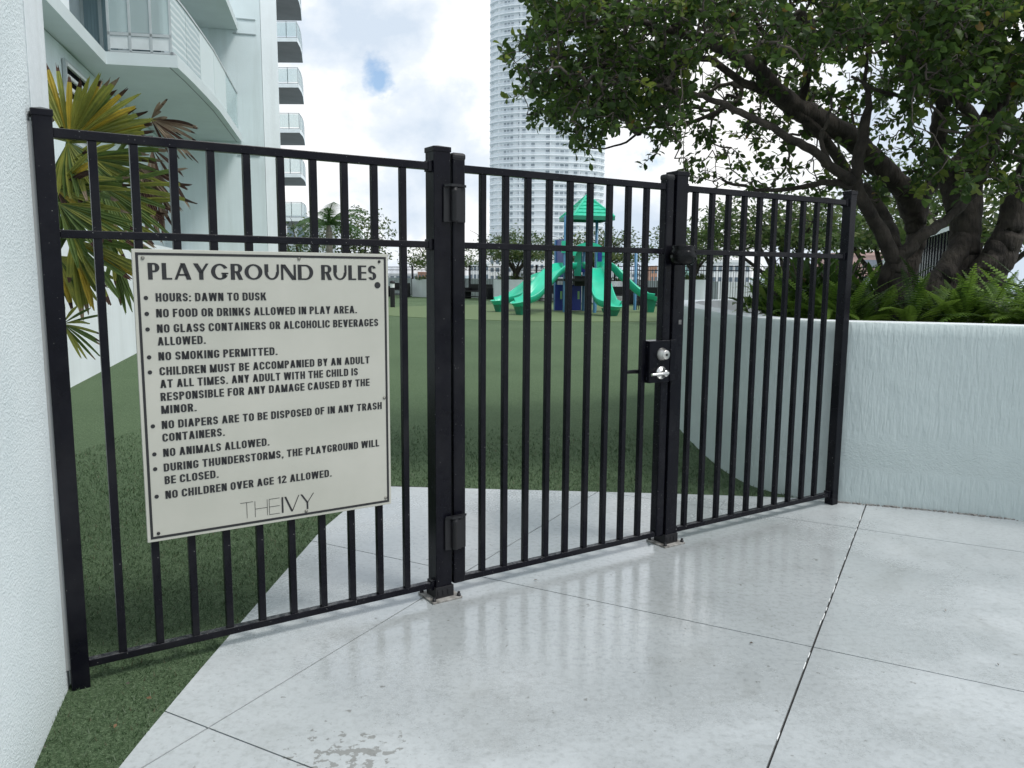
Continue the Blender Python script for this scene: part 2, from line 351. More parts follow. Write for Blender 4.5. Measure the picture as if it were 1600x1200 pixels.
# grass fibres of the turf close to the gate
WALLPOLY = [(-1.27, 1.84), (-1.357, 2.12), (-1.433, 2.35), (-1.501, 2.565), (-1.53, 2.64), (-1.585, 2.72), (-1.88, 3.25), (-2.3, 3.25), (-3.2, 2.9), (-3.2, -1.5), (-.4, -1.5)]
def inpoly(x, y, poly):
    c = np.zeros(len(x), bool); n = len(poly)
    for i in range(n):
        (x1, y1), (x2, y2) = poly[i], poly[(i + 1) % n]
        if y1 == y2: continue
        hit = ((y1 > y) != (y2 > y)) & (x < (x2 - x1) * (y - y1) / (y2 - y1) + x1); c ^= hit
    return c
def blades():
    n = 330000
    x = npr.uniform(-3.4, 2.6, n); y = npr.uniform(1.75, 9.5, n)
    keep = (npr.random(n) < np.clip(1.0 - (y - 3.0) * .22, 0, 1)) & ~inpoly(x, y, PAVPOLY) & ~inpoly(x, y, WALLPOLY) & (x > -.62 * y - .2) & (x < .42 * y)
    edge = [(px + (.008 if px < 0 else 0), py) for px, py in PAVPOLY]
    x, y = x[keep], y[keep]; n = len(x)
    ang = npr.uniform(0, 2 * np.pi, n); la = npr.uniform(0, 2 * np.pi, n); L_ = npr.uniform(.012, .026, n) * (1 + .15 * (y > 4)); w = npr.uniform(.0012, .0022, n) * (1 + np.clip(y - 3, 0, 6) * .25); lean = npr.uniform(.3, 1.1, n)
    v = np.zeros((n, 3, 3))
    v[:, 0] = np.stack([x - np.cos(ang) * w, y - np.sin(ang) * w, np.full(n, -.013)], 1)
    v[:, 1] = np.stack([x + np.cos(ang) * w, y + np.sin(ang) * w, np.full(n, -.013)], 1)
    v[:, 2] = np.stack([x + np.cos(la) * L_ * np.sin(lean), y + np.sin(la) * L_ * np.sin(lean), -.012 + L_ * np.cos(lean)], 1)
    me = bpy.data.meshes.new('turf_grass'); me.vertices.add(3 * n); me.vertices.foreach_set('co', v.reshape(-1))
    me.loops.add(3 * n); me.loops.foreach_set('vertex_index', np.arange(3 * n)); me.polygons.add(n)
    me.polygons.foreach_set('loop_start', np.arange(0, 3 * n, 3)); me.polygons.foreach_set('loop_total', np.full(n, 3))
    for m in BLADES: me.materials.append(m)
    me.polygons.foreach_set('material_index', npr.choice([0, 1, 2], n, p=[.68, .27, .05])); me.update(calc_edges=True)
    o = bpy.data.objects.new('turf_grass', me); C.objects.link(o)
    tag(o, 'short green artificial grass fibres on the turf beside the white paving', 'grass', kind='stuff')
blades()

# ---------------------------------------------------------------- left stucco wall
def resample(poly, closed=True, step=.1):
    out = []
    for i in range(len(poly) - (0 if closed else 1)):
        a, b = poly[i], poly[(i + 1) % len(poly)]; k = max(1, int(math.dist(a, b) / step))
        out += [(a[0] + (b[0] - a[0]) * j / k, a[1] + (b[1] - a[1]) * j / k) for j in range(k)]
    return out
w_ = MB()
wp = [(-1.27, 1.84), (-1.357, 2.12), (-1.433, 2.35), (-1.501, 2.565), (-1.520, 2.62), (-1.545, 2.665), (-1.62, 2.72), (-3.2, 2.75), (-3.2, -1.5), (-.4, -1.5), (-.85, .3)]
w_.prism(wp, -.03, 3.3)
lw = w_.build('stucco_wall', ROUGH); tag(lw, 'rough white stucco wall at the left edge beside the fence end post', 'wall')
w2 = MB(); w2.prism([(-1.585, 2.74), W(76.5, 160, 3.35).to_tuple()[:2], (-3.1, 3.36), (-3.1, 2.76)], -.03, 3.4)
tag(w2.build('smooth_wall', PALEW), 'smooth white wall end rising behind the rough stucco wall', 'wall')

# ---------------------------------------------------------------- fence and gate
def bar(x0, x1, y0, y1, z0, z1, name, parent, mat=None, bevel=.0025):
    b = MB(); b.box(x0, x1, y0, y1, z0, z1); return b.build(name, mat or BLACK, parent, bevel=bevel)
def copy_at(o, dx, parent):
    c = o.copy(); C.objects.link(c); c.parent = parent; c.location = (dx, 0, 0); return c
def post_cap(x0, x1, y0, y1, z, parent):
    e = .003; b = MB()
    b.box(x0 - e, x1 + e, y0 - e, y1 + e, z - .024, z - .004)
    cx, cy = (x0 + x1) / 2, (y0 + y1) / 2
    vs = [(x0 - e, y0 - e, z - .004), (x1 + e, y0 - e, z - .004), (x1 + e, y1 + e, z - .004), (x0 - e, y1 + e, z - .004), (cx, cy, z + .006)]
    b.add(vs, [(0, 1, 4), (1, 2, 4), (2, 3, 4), (3, 0, 4)])
    return b.build('cap', BLACK, parent, bevel=.002)
RO0, RO1 = .016, .048
def rails(x0, x1, parent, zs=((1.817, 1.847), (1.506, 1.532), (.052, .078))):
    for z0, z1 in zs: bar(x0, x1, RO0, RO1, z0, z1, 'rail', parent)
def pickets(first, step, n, parent, z0=.078, z1=1.817):
    p = bar(first - .0128, first + .0128, .019, .0446, z0, z1, 'picket', parent, bevel=.002)
    for k in range(1, n): copy_at(p, step * k, parent)
def brackets(x, side, parent):
    for z in (1.832, 1.519, .065):
        bar(min(x, x + side * .018), max(x, x + side * .018), .012, .052, z - .022, z + .022, 'bracket', parent, bevel=.002)

pl = thing('fence_panel', 'black picket fence panel between the stucco wall and the gate that carries the rules sign', 'fence', FS(0), TH)
bar(.159, .215, 0, .056, -.02, 1.885, 'post', pl); post_cap(.159, .215, 0, .056, 1.902, pl)
rails(.215, 1.549, pl); pickets(.324, .1222, 10, pl); brackets(1.549, -1, pl)
sp_ = MB(); sp_.box(.146, .159, .012, .05, .06, 1.86); sp_.build('wall_spacer', pmat('grey sealant', (.30, .31, .31), rough=.8), pl)

GALV = pmat('weathered base plate', (.34, .33, .31), (.10, .09, .08), 30, rough=.6, bmp=(60, .4, .004))
def gate_post(s0, label):
    t = thing('gate_post', label, 'post', FS(s0), TH, 'gate posts')
    bar(0, .076, 0, .076, .055, 1.893, 'post_tube', t); post_cap(0, .076, 0, .076, 1.913, t)
    b = MB(); b.box(-.006, .082, -.006, .082, .008, .058)
    for cx in (.002, .027, .051): b.box(cx, cx + .012, -.009, -.006, .02, .045)
    b.build('boot', BLACK2, t, bevel=.002)
    b = MB(); b.box(-.034, .110, -.034, .110, 0, .009); b.build('base_plate', GALV, t, bevel=.002)
    for cx, cy in ((-.022, -.022), (.098, -.022), (-.022, .098), (.098, .098)):
        b = MB(); b.lathe([(.009, .008), (.009, .018), (.006, .019), (.006, .028)], 8, (cx, cy, 0)); b.build('anchor_bolt', BLACK2, t)
    return t
gp = gate_post(1.549, 'tall black hinge post between the sign panel and the gate')
lp = gate_post(2.895, 'black latch post right of the gate with a round black knob at rail height')
# round black wrapped stop on the latch post
b = MB(); b.lathe([(.006, -.050), (.044, -.048), (.060, -.032), (.065, -.006), (.062, .018), (.053, .030), (.058, .040), (.054, .048), (.026, .040), (.004, .034)], 24, (-.004, -.060, 1.500))
b.lathe([(.030, -.010), (.030, .03)], 16, (.01, -.012, 1.500), axis='y')
b.build('wrapped_stop', pmat('black rubber wrap', (.003, .003, .0035), rough=.2, spec=.22, bmp=(30, .5, .01)), lp)
b = MB(); b.box(.040, .060, -.0012, 0, 1.155, 1.178); b.build('sticker', pmat('faded sticker', (.14, .14, .14), (.05, .05, .05), 120, rough=.6), lp)

gt = thing('gate', 'black metal picket gate with a silver deadbolt and lever', 'gate', FS(0), TH)
def round_top(x0, x1, parent):
    bar(x0, x1, .008, .008 + (x1 - x0), .052, 1.872, 'stile', parent, bevel=.008)
    b = MB(); b.box(x0 - .003, x1 + .003, .005, .011 + x1 - x0, 1.862, 1.893); b.build('stile_cap', BLACK2, parent, bevel=.011)
round_top(1.640, 1.700, gt); round_top(2.836, 2.888, gt)
rails(1.700, 2.836, gt); pickets(1.796, .1160, 9, gt)
for z in (.215, 1.606):
    b = MB(); b.box(1.588, 1.628, -.010, 0, z + .004, z + .146); b.box(1.640, 1.690, -.010, .008, z + .004, z + .146)
    h = b.build('hinge', BLACK2, gt, bevel=.003)
    b = MB(); b.lathe([(.013, .006), (.017, .010), (.017, .126), (.018, .127), (.018, .133), (.017, .134), (.017, .146), (.010, .152)], 18, (1.634, -.016, z)); b.box(1.634, 1.655, -.033, -.008, z + .010, z + .14)
    b.build('hinge_barrel', BLACK2, h)
    b = MB(); b.prism([(1.590, -.012), (1.612, -.034), (1.655, -.036), (1.692, -.012)], z + .146, z + .156); b.build('hinge_cover', BLACK2, h)
lb = MB(); lb.box(2.736, 2.872, -.012, .062, .868, 1.078); lk = lb.build('lock_box', BLACK, gt, bevel=.003)
b = MB(); b.box(2.872, 2.908, -.016, -.006, .872, 1.080); b.build('strike_guard', BLACK, lk, bevel=.002)
b = MB(); b.lathe([(.033, 0), (.033, .006), (.027, .012), (.0265, .022), (.0235, .024), (.0235, .034), (.021, .036), (.006, .0362)], 28, (2.815, -.012, 1.010), axis='y'); db = b.build('deadbolt', CHROME, lk)
b = MB(); b.lathe([(.0065, .036), (.0065, .0385)], 14, (2.815, -.012, 1.010), axis='y'); b.box(2.8142, 2.8158, -.0512, -.0502, 1.0055, 1.0145); b.build('keyhole', BLACK2, db)
b = MB(); b.lathe([(.034, 0), (.034, .005), (.031, .010), (.014, .013), (.013, .030), (.0165, .032), (.0165, .044), (.010, .046)], 28, (2.812, -.012, .918), axis='y')
pth, rr = catmull([((2.818, -.053, .919), .0125), ((2.790, -.054, .919), .0118), ((2.750, -.050, .917), .0105), ((2.722, -.046, .916), .009)], 4)
b.tube(pth, rr, 12, flat=.8); lv = b.build('lever_handle', pmat('satin chrome', (.72, .71, .69), rough=.24, metal=1), lk)
b = MB(); b.lathe([(.0055, .044), (.0055, .0475)], 12, (2.826, -.012, .920), axis='y'); b.build('keyhole', BLACK2, lv)
b = MB(); pth, rr = catmull([((2.76, .066, .918), .011), ((2.72, .085, .918), .010), ((2.66, .095, .916), .0085)], 3); b.tube(pth, rr, 10); b.lathe([(.033, -.070), (.033, -.062)], 20, (2.80, 0, .918), axis='y'); b.build('lever_handle', BLACK2, lk)

pr_ = thing('fence_panel', 'black picket fence panel between the gate and the curved planter wall', 'fence', FS(0), TH)
bar(4.297, 4.353, 0, .056, .0, 1.885, 'post', pr_); post_cap(4.297, 4.353, 0, .056, 1.902, pr_)
rails(2.971, 4.297, pr_); pickets(3.055, .1218, 10, pr_); brackets(2.971, 1, pr_); brackets(4.297, -1, pr_)

# ---------------------------------------------------------------- rules sign
class Glyph:
    """letters from straight and elliptical strokes, unit cap height, flat in the x-z plane"""
    def __init__(s, mb, o): s.mb = mb; s.o = o
    def poly(s, pts): s.mb.add([(s.x0 + p[0] * s.sx, s.o, s.z0 + p[1] * s.h) for p in pts], [tuple(range(len(pts)))])
    def rect(s, x0, x1, y0, y1): s.poly([(x0, y0), (x1, y0), (x1, y1), (x0, y1)])
    def par(s, xa, ya, xb, yb, w): s.poly([(xa, ya), (xa + w, ya), (xb + w, yb), (xb, yb)])
    def arc(s, cx, cy, rx, ry, a0, a1, wx, wy, n=10):
        for k in range(n):
            a, b = R(a0 + (a1 - a0) * k / n), R(a0 + (a1 - a0) * (k + 1) / n)
            f = lambda t, i: (cx + (rx - i * wx) * math.cos(t), cy + (ry - i * wy) * math.sin(t))
            s.poly([f(a, 0), f(b, 0), f(b, 1), f(a, 1)])
    def draw(s, ch, w, S, B, T, cr):
        """w width, S thick stem, B bar, T thin stem, cr corner height"""
        r = s.rect; c1, c0 = 1 - cr, cr; hw = w / 2
        if ch == 'I': r(0, S, 0, 1); return S
        if ch == 'L': r(0, S, 0, 1); r(S, w * .82, 0, B); return w * .82
        if ch == 'E': r(0, S, 0, 1); [r(S, w * .86, y, y + B) for y in (0, .5 - B / 2, 1 - B)]; return w * .86
        if ch == 'F': r(0, S, 0, 1); r(S, w * .84, 1 - B, 1); r(S, w * .78, .46, .46 + B); return w * .84
        if ch == 'H': r(0, S, 0, 1); r(w - S, w, 0, 1); r(S, w - S, .5 - B / 2, .5 + B / 2); return w
        if ch == 'T': r(hw - S / 2, hw + S / 2, 0, 1 - B); r(0, w, 1 - B, 1); return w
        if ch == 'A':
            W_ = w * 1.1; s.par(0, 0, W_ / 2 - T * .62, 1, T * 1.08); s.par(W_ - S * 1.08, 0, W_ / 2 - S * .5, 1, S * 1.08); r(W_ * .2, W_ * .78, .24, .24 + B); return W_
        if ch == 'V': W_ = w * 1.08; s.par(W_ / 2 - S * .55, 0, 0, 1, S * 1.1); s.par(W_ / 2 - T * .5, 0, W_ - T * 1.1, 1, T * 1.1); return W_
        if ch == 'Y': s.par(hw - S / 2, .42, 0, 1, S * 1.1); s.par(hw - T / 2, .42, w - T * 1.1, 1, T * 1.1); r(hw - S / 2, hw + S / 2, 0, .46); return w
        if ch == 'W':
            W_ = w * 1.55; q = W_ / 4
            s.par(q - S * .5, 0, 0, 1, S); s.par(q - S * .5, 0, 2 * q - S / 2, 1, S); s.par(3 * q - S * .5, 0, 2 * q - S / 2, 1, S); s.par(3 * q - S * .5, 0, W_ - S, 1, S); return W_
        if ch == 'M':
            W_ = w * 1.3; r(0, S, 0, 1); r(W_ - S, W_, 0, 1); s.par(W_ / 2 - S * .45, 0, S * .15, 1, S * .9); s.par(W_ / 2 - S * .45, 0, W_ - S * 1.05, 1, S * .9); return W_
        if ch == 'N': r(0, T, 0, 1); r(w - T, w, 0, 1); s.par(w - S * 1.1, 0, 0, 1, S * 1.15); return w
        if ch == 'K': W_ = w * 1.12; r(0, S, 0, 1); s.par(S * .7, .38, W_ - S * 1.25, 1, S * 1.1); s.par(W_ - S * 1.15, 0, S * .95, .62, S * 1.15); return W_
        if ch in 'OCG':
            top, bot = (28, 332) if ch != 'O' and cr > .4 else (0, 360)
            s.arc(hw, c1, hw, cr, top, 180, S, B); s.arc(hw, c0, hw, cr, 180, bot, S, B)
            if c1 > c0: r(0, S, c0, c1)
            if ch == 'O' and c1 > c0: r(w - S, w, c0, c1)
            if ch == 'C' and cr < .4: r(w - S, w, c1 - .07, c1); r(w - S, w, c0, c0 + .07)
            if ch == 'G':
                if cr < .4: r(w - S, w, c1 - .06, c1); r(w - S, w, c0, .5); r(hw, w - S, .5 - B, .5)
                else: r(w * .86 - S, w * .86, .12, .44); r(w * .58, w * .98, .44 - B * .8, .44)
            return w
        if ch == 'D':
            r(0, S, 0, 1); r(S, w - hw, 0, B); r(S, w - hw, 1 - B, 1)
            s.arc(w - hw, c1, hw, cr, 0, 90, S, B); s.arc(w - hw, c0, hw, cr, 270, 360, S, B)
            if c1 > c0: r(w - S, w, c0, c1)
            return w
        if ch in 'PRB':
            W_ = w * .94; m = .44 if ch != 'B' else .47; ry = (1 - m) / 2
            r(0, S, 0, 1); r(S, W_ * .55, 1 - B, 1); r(S, W_ * .55, m, m + B); s.arc(W_ * .55, m + ry, W_ * .45, ry, -90, 90, S, B)
            if ch == 'R': s.par(W_ - S * .95, 0, W_ * .38, m + B * .5, S * 1.05); return W_
            if ch == 'B': r(S, W_ * .55, 0, B); ry = (m + B) / 2; s.arc(W_ * .55, ry, W_ * .47, ry, -90, 90, S, B)
            return W_
        if ch == 'S':
            ry = (1 + B) / 4; W_ = w * .94; h2 = W_ / 2
            s.arc(h2, 1 - ry, h2, ry, 20 if cr > .4 else 0, 270, S, B, 16); s.arc(h2, ry, h2, ry, -160 if cr > .4 else -180, 90, S, B, 16); return W_
        if ch == 'U':
            r(0, S, c0, 1); r(w - T, w, c0, 1); s.arc(hw, c0, hw, cr, 180, 360, (S + T) / 2, B); return w
        if ch == '1': r(w * .34, w * .34 + S, 0, 1); s.par(0, .70, w * .34, .92, S * .7); return w * .34 + S
        if ch == '2': s.arc(hw, .70, hw, .30, 0, 180, S, B); s.par(0, B * .8, w - S, .72, S * 1.05); r(0, w, 0, B); return w
        if ch == '.': r(0, S, 0, S * .8); return S
        if ch == ',': r(0, S, 0, S * .8); s.par(S * .1, -.16, S * .5, 0, S * .45); return S
        if ch == ':': r(0, S, 0, S * .8); r(0, S, .52, .52 + S * .8); return S
        return w * .5
    def line(s, txt, x0, x1, z, h, w=.50, S=.19, B=.155, T=None, cr=.27, gap=.095, space=.26, widths=None):
        T = T or S
        for ps in (0, 1):
            if ps == 0:      # measure with a throw-away mesh
                keep = s.mb; s.mb = MB(); s.x0, s.sx, s.z0, s.h = 0, 1, 0, 1
            else: s.mb = keep; k = (x1 - x0) / tot; s.z0, s.h = z, h
            x = 0
            for c in txt:
                if c == ' ': x += space; continue
                if ps: s.x0, s.sx = x0 + x * k, k
                x += s.draw(c, (widths or {}).get(c, w), S, B, T, cr) + gap
            tot = x - gap
SIGNP = pmat('sign panel', (.445, .44, .39), (.395, .395, .345), 2.6, rough=.42, bmp=(6, .05, .01))
INK = pmat('black ink', (.012, .012, .014), rough=.45)
sg = thing('sign', 'cream playground rules sign with a thin black border fixed to the fence panel', 'sign', FS(0, 0, 0), TH)
b = MB(); b.box(.419, 1.343, 0, .010, .463, 1.476); b.build('panel', SIGNP, sg, bevel=.0015)
b = MB(); x0, x1, z0, z1, tk = .4295, 1.3335, .4735, 1.4645, .0085
for q in ((x0, x1, z1 - tk, z1), (x0, x1, z0, z0 + tk), (x0, x0 + tk, z0 + tk, z1 - tk), (x1 - tk, x1, z0 + tk, z1 - tk)): b.box(q[0], q[1], -.0012, -.0002, q[2], q[3])
b.build('border', INK, sg)
b = MB(); G = Glyph(b, -.0012)
G.line('PLAYGROUND RULES', .466, 1.292, 1.3745, .056, w=.62, S=.205, B=.105, T=.125, cr=.5, gap=.10, space=.34,
       widths=dict(P=.56, L=.56, A=.72, Y=.74, G=.86, R=.62, O=.92, U=.76, N=.80, D=.84, E=.58, S=.52))
b.build('heading', INK, sg)
LINES = [('HOURS: DAWN TO DUSK', .486, .860, 1.3005, 1), ('NO FOOD OR DRINKS ALLOWED IN PLAY AREA.', .485, 1.209, 1.247, 1),
         ('NO GLASS CONTAINERS OR ALCOHOLIC BEVERAGES', .485, 1.297, 1.1945, 1), ('ALLOWED.', .485, .642, 1.151, 0),
         ('NO SMOKING PERMITTED.', .485, .894, 1.0995, 1), ('CHILDREN MUST BE ACCOMPANIED BY AN ADULT', .486, 1.258, 1.048, 1),
         ('AT ALL TIMES. ANY ADULT WITH THE CHILD IS', .486, 1.208, 1.004, 0), ('RESPONSIBLE FOR ANY DAMAGE CAUSED BY THE', .485, 1.256, .959, 0),
         ('MINOR.', .485, .601, .914, 0), ('NO DIAPERS ARE TO BE DISPOSED OF IN ANY TRASH', .484, 1.307, .861, 1), ('CONTAINERS.', .484, .694, .816, 0),
         ('NO ANIMALS ALLOWED.', .484, .853, .7625, 1), ('DURING THUNDERSTORMS, THE PLAYGROUND WILL', .483, 1.293, .710, 1), ('BE CLOSED.', .484, .666, .6645, 0),
         ('NO CHILDREN OVER AGE 12 ALLOWED.', .484, 1.091, .612, 1)]
b = MB(); G = Glyph(b, -.0012); dots = []
for tx, xa, xb, z, bl in LINES:
    G.line(tx, xa, xb, z, .0285)
    if bl: dots.append((.4555, z + .0125))
b.build('rules_text', INK, sg)
def disc(mb, cx, cz, r, o=-.0012, n=20): mb.add([(cx + r * math.cos(2 * math.pi * k / n), o, cz + r * math.sin(2 * math.pi * k / n)) for k in range(n)], [tuple(range(n))])
dm = MB(); disc(dm, 0, 0, .0072); d0 = dm.build('bullet', INK, sg)
for k, (cx, cz) in enumerate(dots):
    o = d0 if k == 0 else d0.copy()
    if k: C.objects.link(o); o.parent = sg
    o.location = (cx, 0, cz)
b = MB(); G = Glyph(b, -.0012)
G.line('THE', .738, .884, .4965, .061, w=.80, S=.028, B=.028, cr=.3, gap=.10)
G.line('IVY', .891, 1.018, .4965, .061, w=.80, S=.10, B=.07, T=.05, cr=.3, gap=.06)
b.build('emblem', INK, sg)
b = MB(); disc(b, 1.2965, 1.3545, .0125, n=28); b.build('round_sticker', INK, sg)
SCREW = pmat('screw', (.30, .29, .26), rough=.4, metal=1)
for i, (cx, cz) in enumerate(((.452, 1.446), (.985, 1.452), (1.305, 1.446), (.455, .492), (.985, .489), (1.318, .492), (1.318, .905))):
    b = MB(); b.lathe([(.0058, 0), (.0058, .0025), (.003, .0045)], 14, (cx, -.0003, cz), axis='y'); b.build('screw', INK if i in (2, 3) else SCREW, sg)

#NEXT

# a few dry leaves and crumbs blown against the gate
DRY = [pmat('dry leaf brown', (.16, .09, .045), rough=.8), pmat('dry leaf grey', (.10, .085, .07), rough=.8)]
for k, (px, py) in enumerate(((178, 1138), (196, 1068), (228, 1090), (1170, 1005), (1478, 955), (1560, 1040), (840, 905), (70, 1165))):
    p = Z(px, py, .004); b = MB(); a = rng.uniform(0, 6.28); L_ = rng.uniform(.012, .026); d = Vector((math.cos(a), math.sin(a), 0)); n_ = Vector((-d.y, d.x, 0))
    b.add([p, p + d * L_ * .5 + n_ * L_ * .25 + Vector((0, 0, .006)), p + d * L_ + Vector((0, 0, .003)), p + d * L_ * .5 - n_ * L_ * .22 + Vector((0, 0, .002))], [(0, 1, 2, 3)])
    tag(b.build('fallen_leaf', DRY[k % 2]), 'tiny dry brown leaf scrap lying on the ground near the gate', 'leaf', 'fallen leaf scraps near the gate')
# ---------------------------------------------------------------- apartment building on the left
E1 = Vector((-.2513, .9679, 0)); E2 = Vector((.9679, .2513, 0)); S0 = Vector((-6.451, 11.69, 0)); UP = Vector((0, 0, 1))
GLASS = glassmat('balcony glass', (.62, .72, .72), .62, .04)
FROST = glassmat('frosted balcony glass', (.74, .82, .82), .18, .25)
DARKGLASS = pmat('window glass', (.10, .135, .155), (.07, .10, .12), 1.5, rough=.06, spec=.8)
CURTAIN = pmat('window glass with blinds', (.27, .36, .39), (.16, .23, .26), 9, rough=.08, spec=.8, stretch=(6, 6, .1))
ALU = pmat('aluminium frame', (.52, .56, .57), rough=.4, metal=.3)
SOFF = pmat('slab soffit paint', (.60, .665, .675), (.56, .62, .63), 1.5, rough=.85)
def BP(t, o, z=0): return S0 + E1 * t + E2 * o + UP * z       # along the facade, out from it, height
bd = thing('apartment_building', 'pale aqua apartment building with curved glass balconies behind the fan palm', 'building', BP(0, 0))
def bpoly(mb, pts, z0, z1): mb.prism([BP(t, o).to_tuple()[:2] for t, o in pts], z0, z1)
def to_bt(px, py, z):
    p = Z(px, py, z) - S0; return (p.dot(E1), p.dot(E2))
b = MB(); bpoly(b, [(-14, -.42), (12.6, -.42), (12.6, -4), (-14, -4)], -.02, 5.08); b.build('lower_wall', PALE, bd, True)
out_ = [(3.55, 0), to_bt(278, 106, 5.1)] + [to_bt(*q, 5.1) for q in ((301, 128), (322, 150), (343, 173), (361, 198), (378, 222))]
e3 = BP(*out_[-1]); finT = out_[-1][0]
slab = [(-14, 0)] + out_ + [(finT, -4), (-14, -4)]
b = MB(); bpoly(b, slab, 5.1, 5.32); sl1 = b.build('balcony_slab', SOFF, bd, True)
b = MB(); bpoly(b, [(t, o) for t, o in slab], 8.15, 8.37); b.build('balcony_slab', SOFF, bd, True)
# flat dark strip under the slab edge, painted as a drip groove's shadow
b = MB()
for i in range(len(out_) - 1):
    a0, a1 = BP(out_[i][0], out_[i][1] - .14), BP(out_[i + 1][0], out_[i + 1][1] - .14)
    if i == 0: continue
    d = (a1 - a0).normalized(); n = Vector((-d.y, d.x, 0)) * .012
    b.quad(a0 + UP * 5.0965 - n, a1 + UP * 5.0965 - n, a1 + UP * 5.0965 + n, a0 + UP * 5.0965 + n)
b.build('drip_groove_shade', pmat('painted groove shadow', (.22, .25, .26)), sl1, True)
# upper storey: flush wall, then glazed recess behind the balcony
b = MB(); bpoly(b, [(-14, -.03), (1.35, -.03), (1.35, -4), (-14, -4)], 5.32, 8.15); b.build('upper_wall', PALEW, bd, True)
b = MB(); bpoly(b, [(1.35, -1.7), (8, -1.7), (8, -4), (1.35, -4)], 5.32, 8.15); b.build('upper_wall', PALE, bd, True)
b = MB(); bpoly(b, [(8, -4), (8, .3), (finT + .2, .3), (finT + .2, -4)], 5.32, 8.15); b.build('upper_wall', PALEW, bd, True)
def opening(name, t0, t1, z0, z1, o, glass, parent, frame=.06, mull=1):
    f = MB(); nrm = o
    def bx(ta, tb, za, zb, oo=.0): f.obox(BP(ta, o + oo, za), E1 * (tb - ta), E2 * .05, UP * (zb - za))
    bx(t0, t1, z0, z0 + frame); bx(t0, t1, z1 - frame, z1); bx(t0, t0 + frame, z0 + frame, z1 - frame); bx(t1 - frame, t1, z0 + frame, z1 - frame)
    for k in range(mull):
        c = t0 + (t1 - t0) * (k + 1) / (mull + 1); bx(c - frame / 2, c + frame / 2, z0 + frame, z1 - frame)
    fo = f.build(name, ALU, parent, True)
    g_ = MB(); g_.obox(BP(t0 + frame * .5, o, z0 + frame * .5), E1 * (t1 - t0 - frame), E2 * .02, UP * (z1 - z0 - frame)); g_.build('pane', glass, fo, True)
    return fo
def cross_door(pxa, pxb, t, z0, z1, glass, mull):
    a0 = (HP(pxa, 60, BP(t, 0), E1) - S0).dot(E2); a1 = (HP(pxb, 60, BP(t, 0), E1) - S0).dot(E2); f = MB(); fr = .07
    def bx(oa, ob, za, zb): f.obox(BP(t - .06, oa, za), E2 * (ob - oa), E1 * .055, UP * (zb - za))
    bx(a0, a1, z0, z0 + fr); bx(a0, a1, z1 - fr, z1); bx(a0, a0 + fr, z0 + fr, z1 - fr); bx(a1 - fr, a1, z0 + fr, z1 - fr)
    for k in range(mull): c = a0 + (a1 - a0) * (k + 1) / (mull + 1); bx(c - fr / 2, c + fr / 2, z0 + fr, z1 - fr)
    fo = f.build('balcony_door', ALU, bd, True)
    g_ = MB(); g_.obox(BP(t - .03, a0 + fr / 2, z0 + fr / 2), E2 * (a1 - a0 - fr), E1 * .02, UP * (z1 - z0 - fr)); g_.build('pane', glass, fo, True)
cross_door(128, 190, 8, 5.40, 7.9, CURTAIN, 1); cross_door(201, 256, 8, 5.40, 7.9, DARKGLASS, 0); cross_door(284, 322, finT, 5.40, 7.6, DARKGLASS, 0)
# louvred window in the lower wall
t0, t1 = (HP(96, 100, BP(0, -.42), E2) - S0).dot(E1), (HP(133, 130, BP(0, -.42), E2) - S0).dot(E1)
zt_, zb_ = HP(97, 92, BP(0, -.42), E2).z, HP(97, 158, BP(0, -.42), E2).z
lwn = opening('window', t0, t1, zb_ - .6, zt_, -.41, pmat('dark opening', (.012, .014, .016), rough=.95, spec=0), bd, .09, 0)
f = MB(); n_ = 7
for k in range(n_):
    z = zb_ - .5 + (zt_ - zb_ + .4) * k / (n_ - 1); f.obox(BP(t0 + .06, -.388, z), E1 * (t1 - t0 - .12), E2 * .05, UP * .05)
f.build('louvre', WHITE, lwn, True)
# fin wall facing us, return face and the long flank
K2 = HP(412, 200, e3, E1); K0 = K2 - E2 * 6.2; fu = Vector((UX, UY, 0)); K3 = HP(437.5, 200, K2, Vector((-UY, UX, 0)))
flat = lambda v: (v.x, v.y)
flatv = lambda v: Vector((v.x, v.y, 0))
b = MB(); b.prism([flat(K0 + E1 * .02), flat(K2 + E1 * .02), flat(K2 + E1 * 1.6), flat(K0 + E1 * 1.6)], -.02, 40); b.build('fin_wall', PALE, bd, True)
b = MB(); b.prism([flat(K2 + E1 * .06 + E2 * .01), flat(K3), flat(K3 + E1 * 30 - E2 * 4.6), flat(K2 + E1 * 30 - E2 * 5)], -.02, 40); b.build('flank_wall', PALEW, bd, True)
GRV = pmat('score line', (.36, .42, .43), rough=.9)
for z in (8.05, 8.45, 4.72):
    b = MB(); b.obox(flatv(K2) + UP * z - E1 * .004 - E2 * .75, E2 * .62, E1 * .024, UP * .03); b.build('wall_groove', GRV, bd, True)
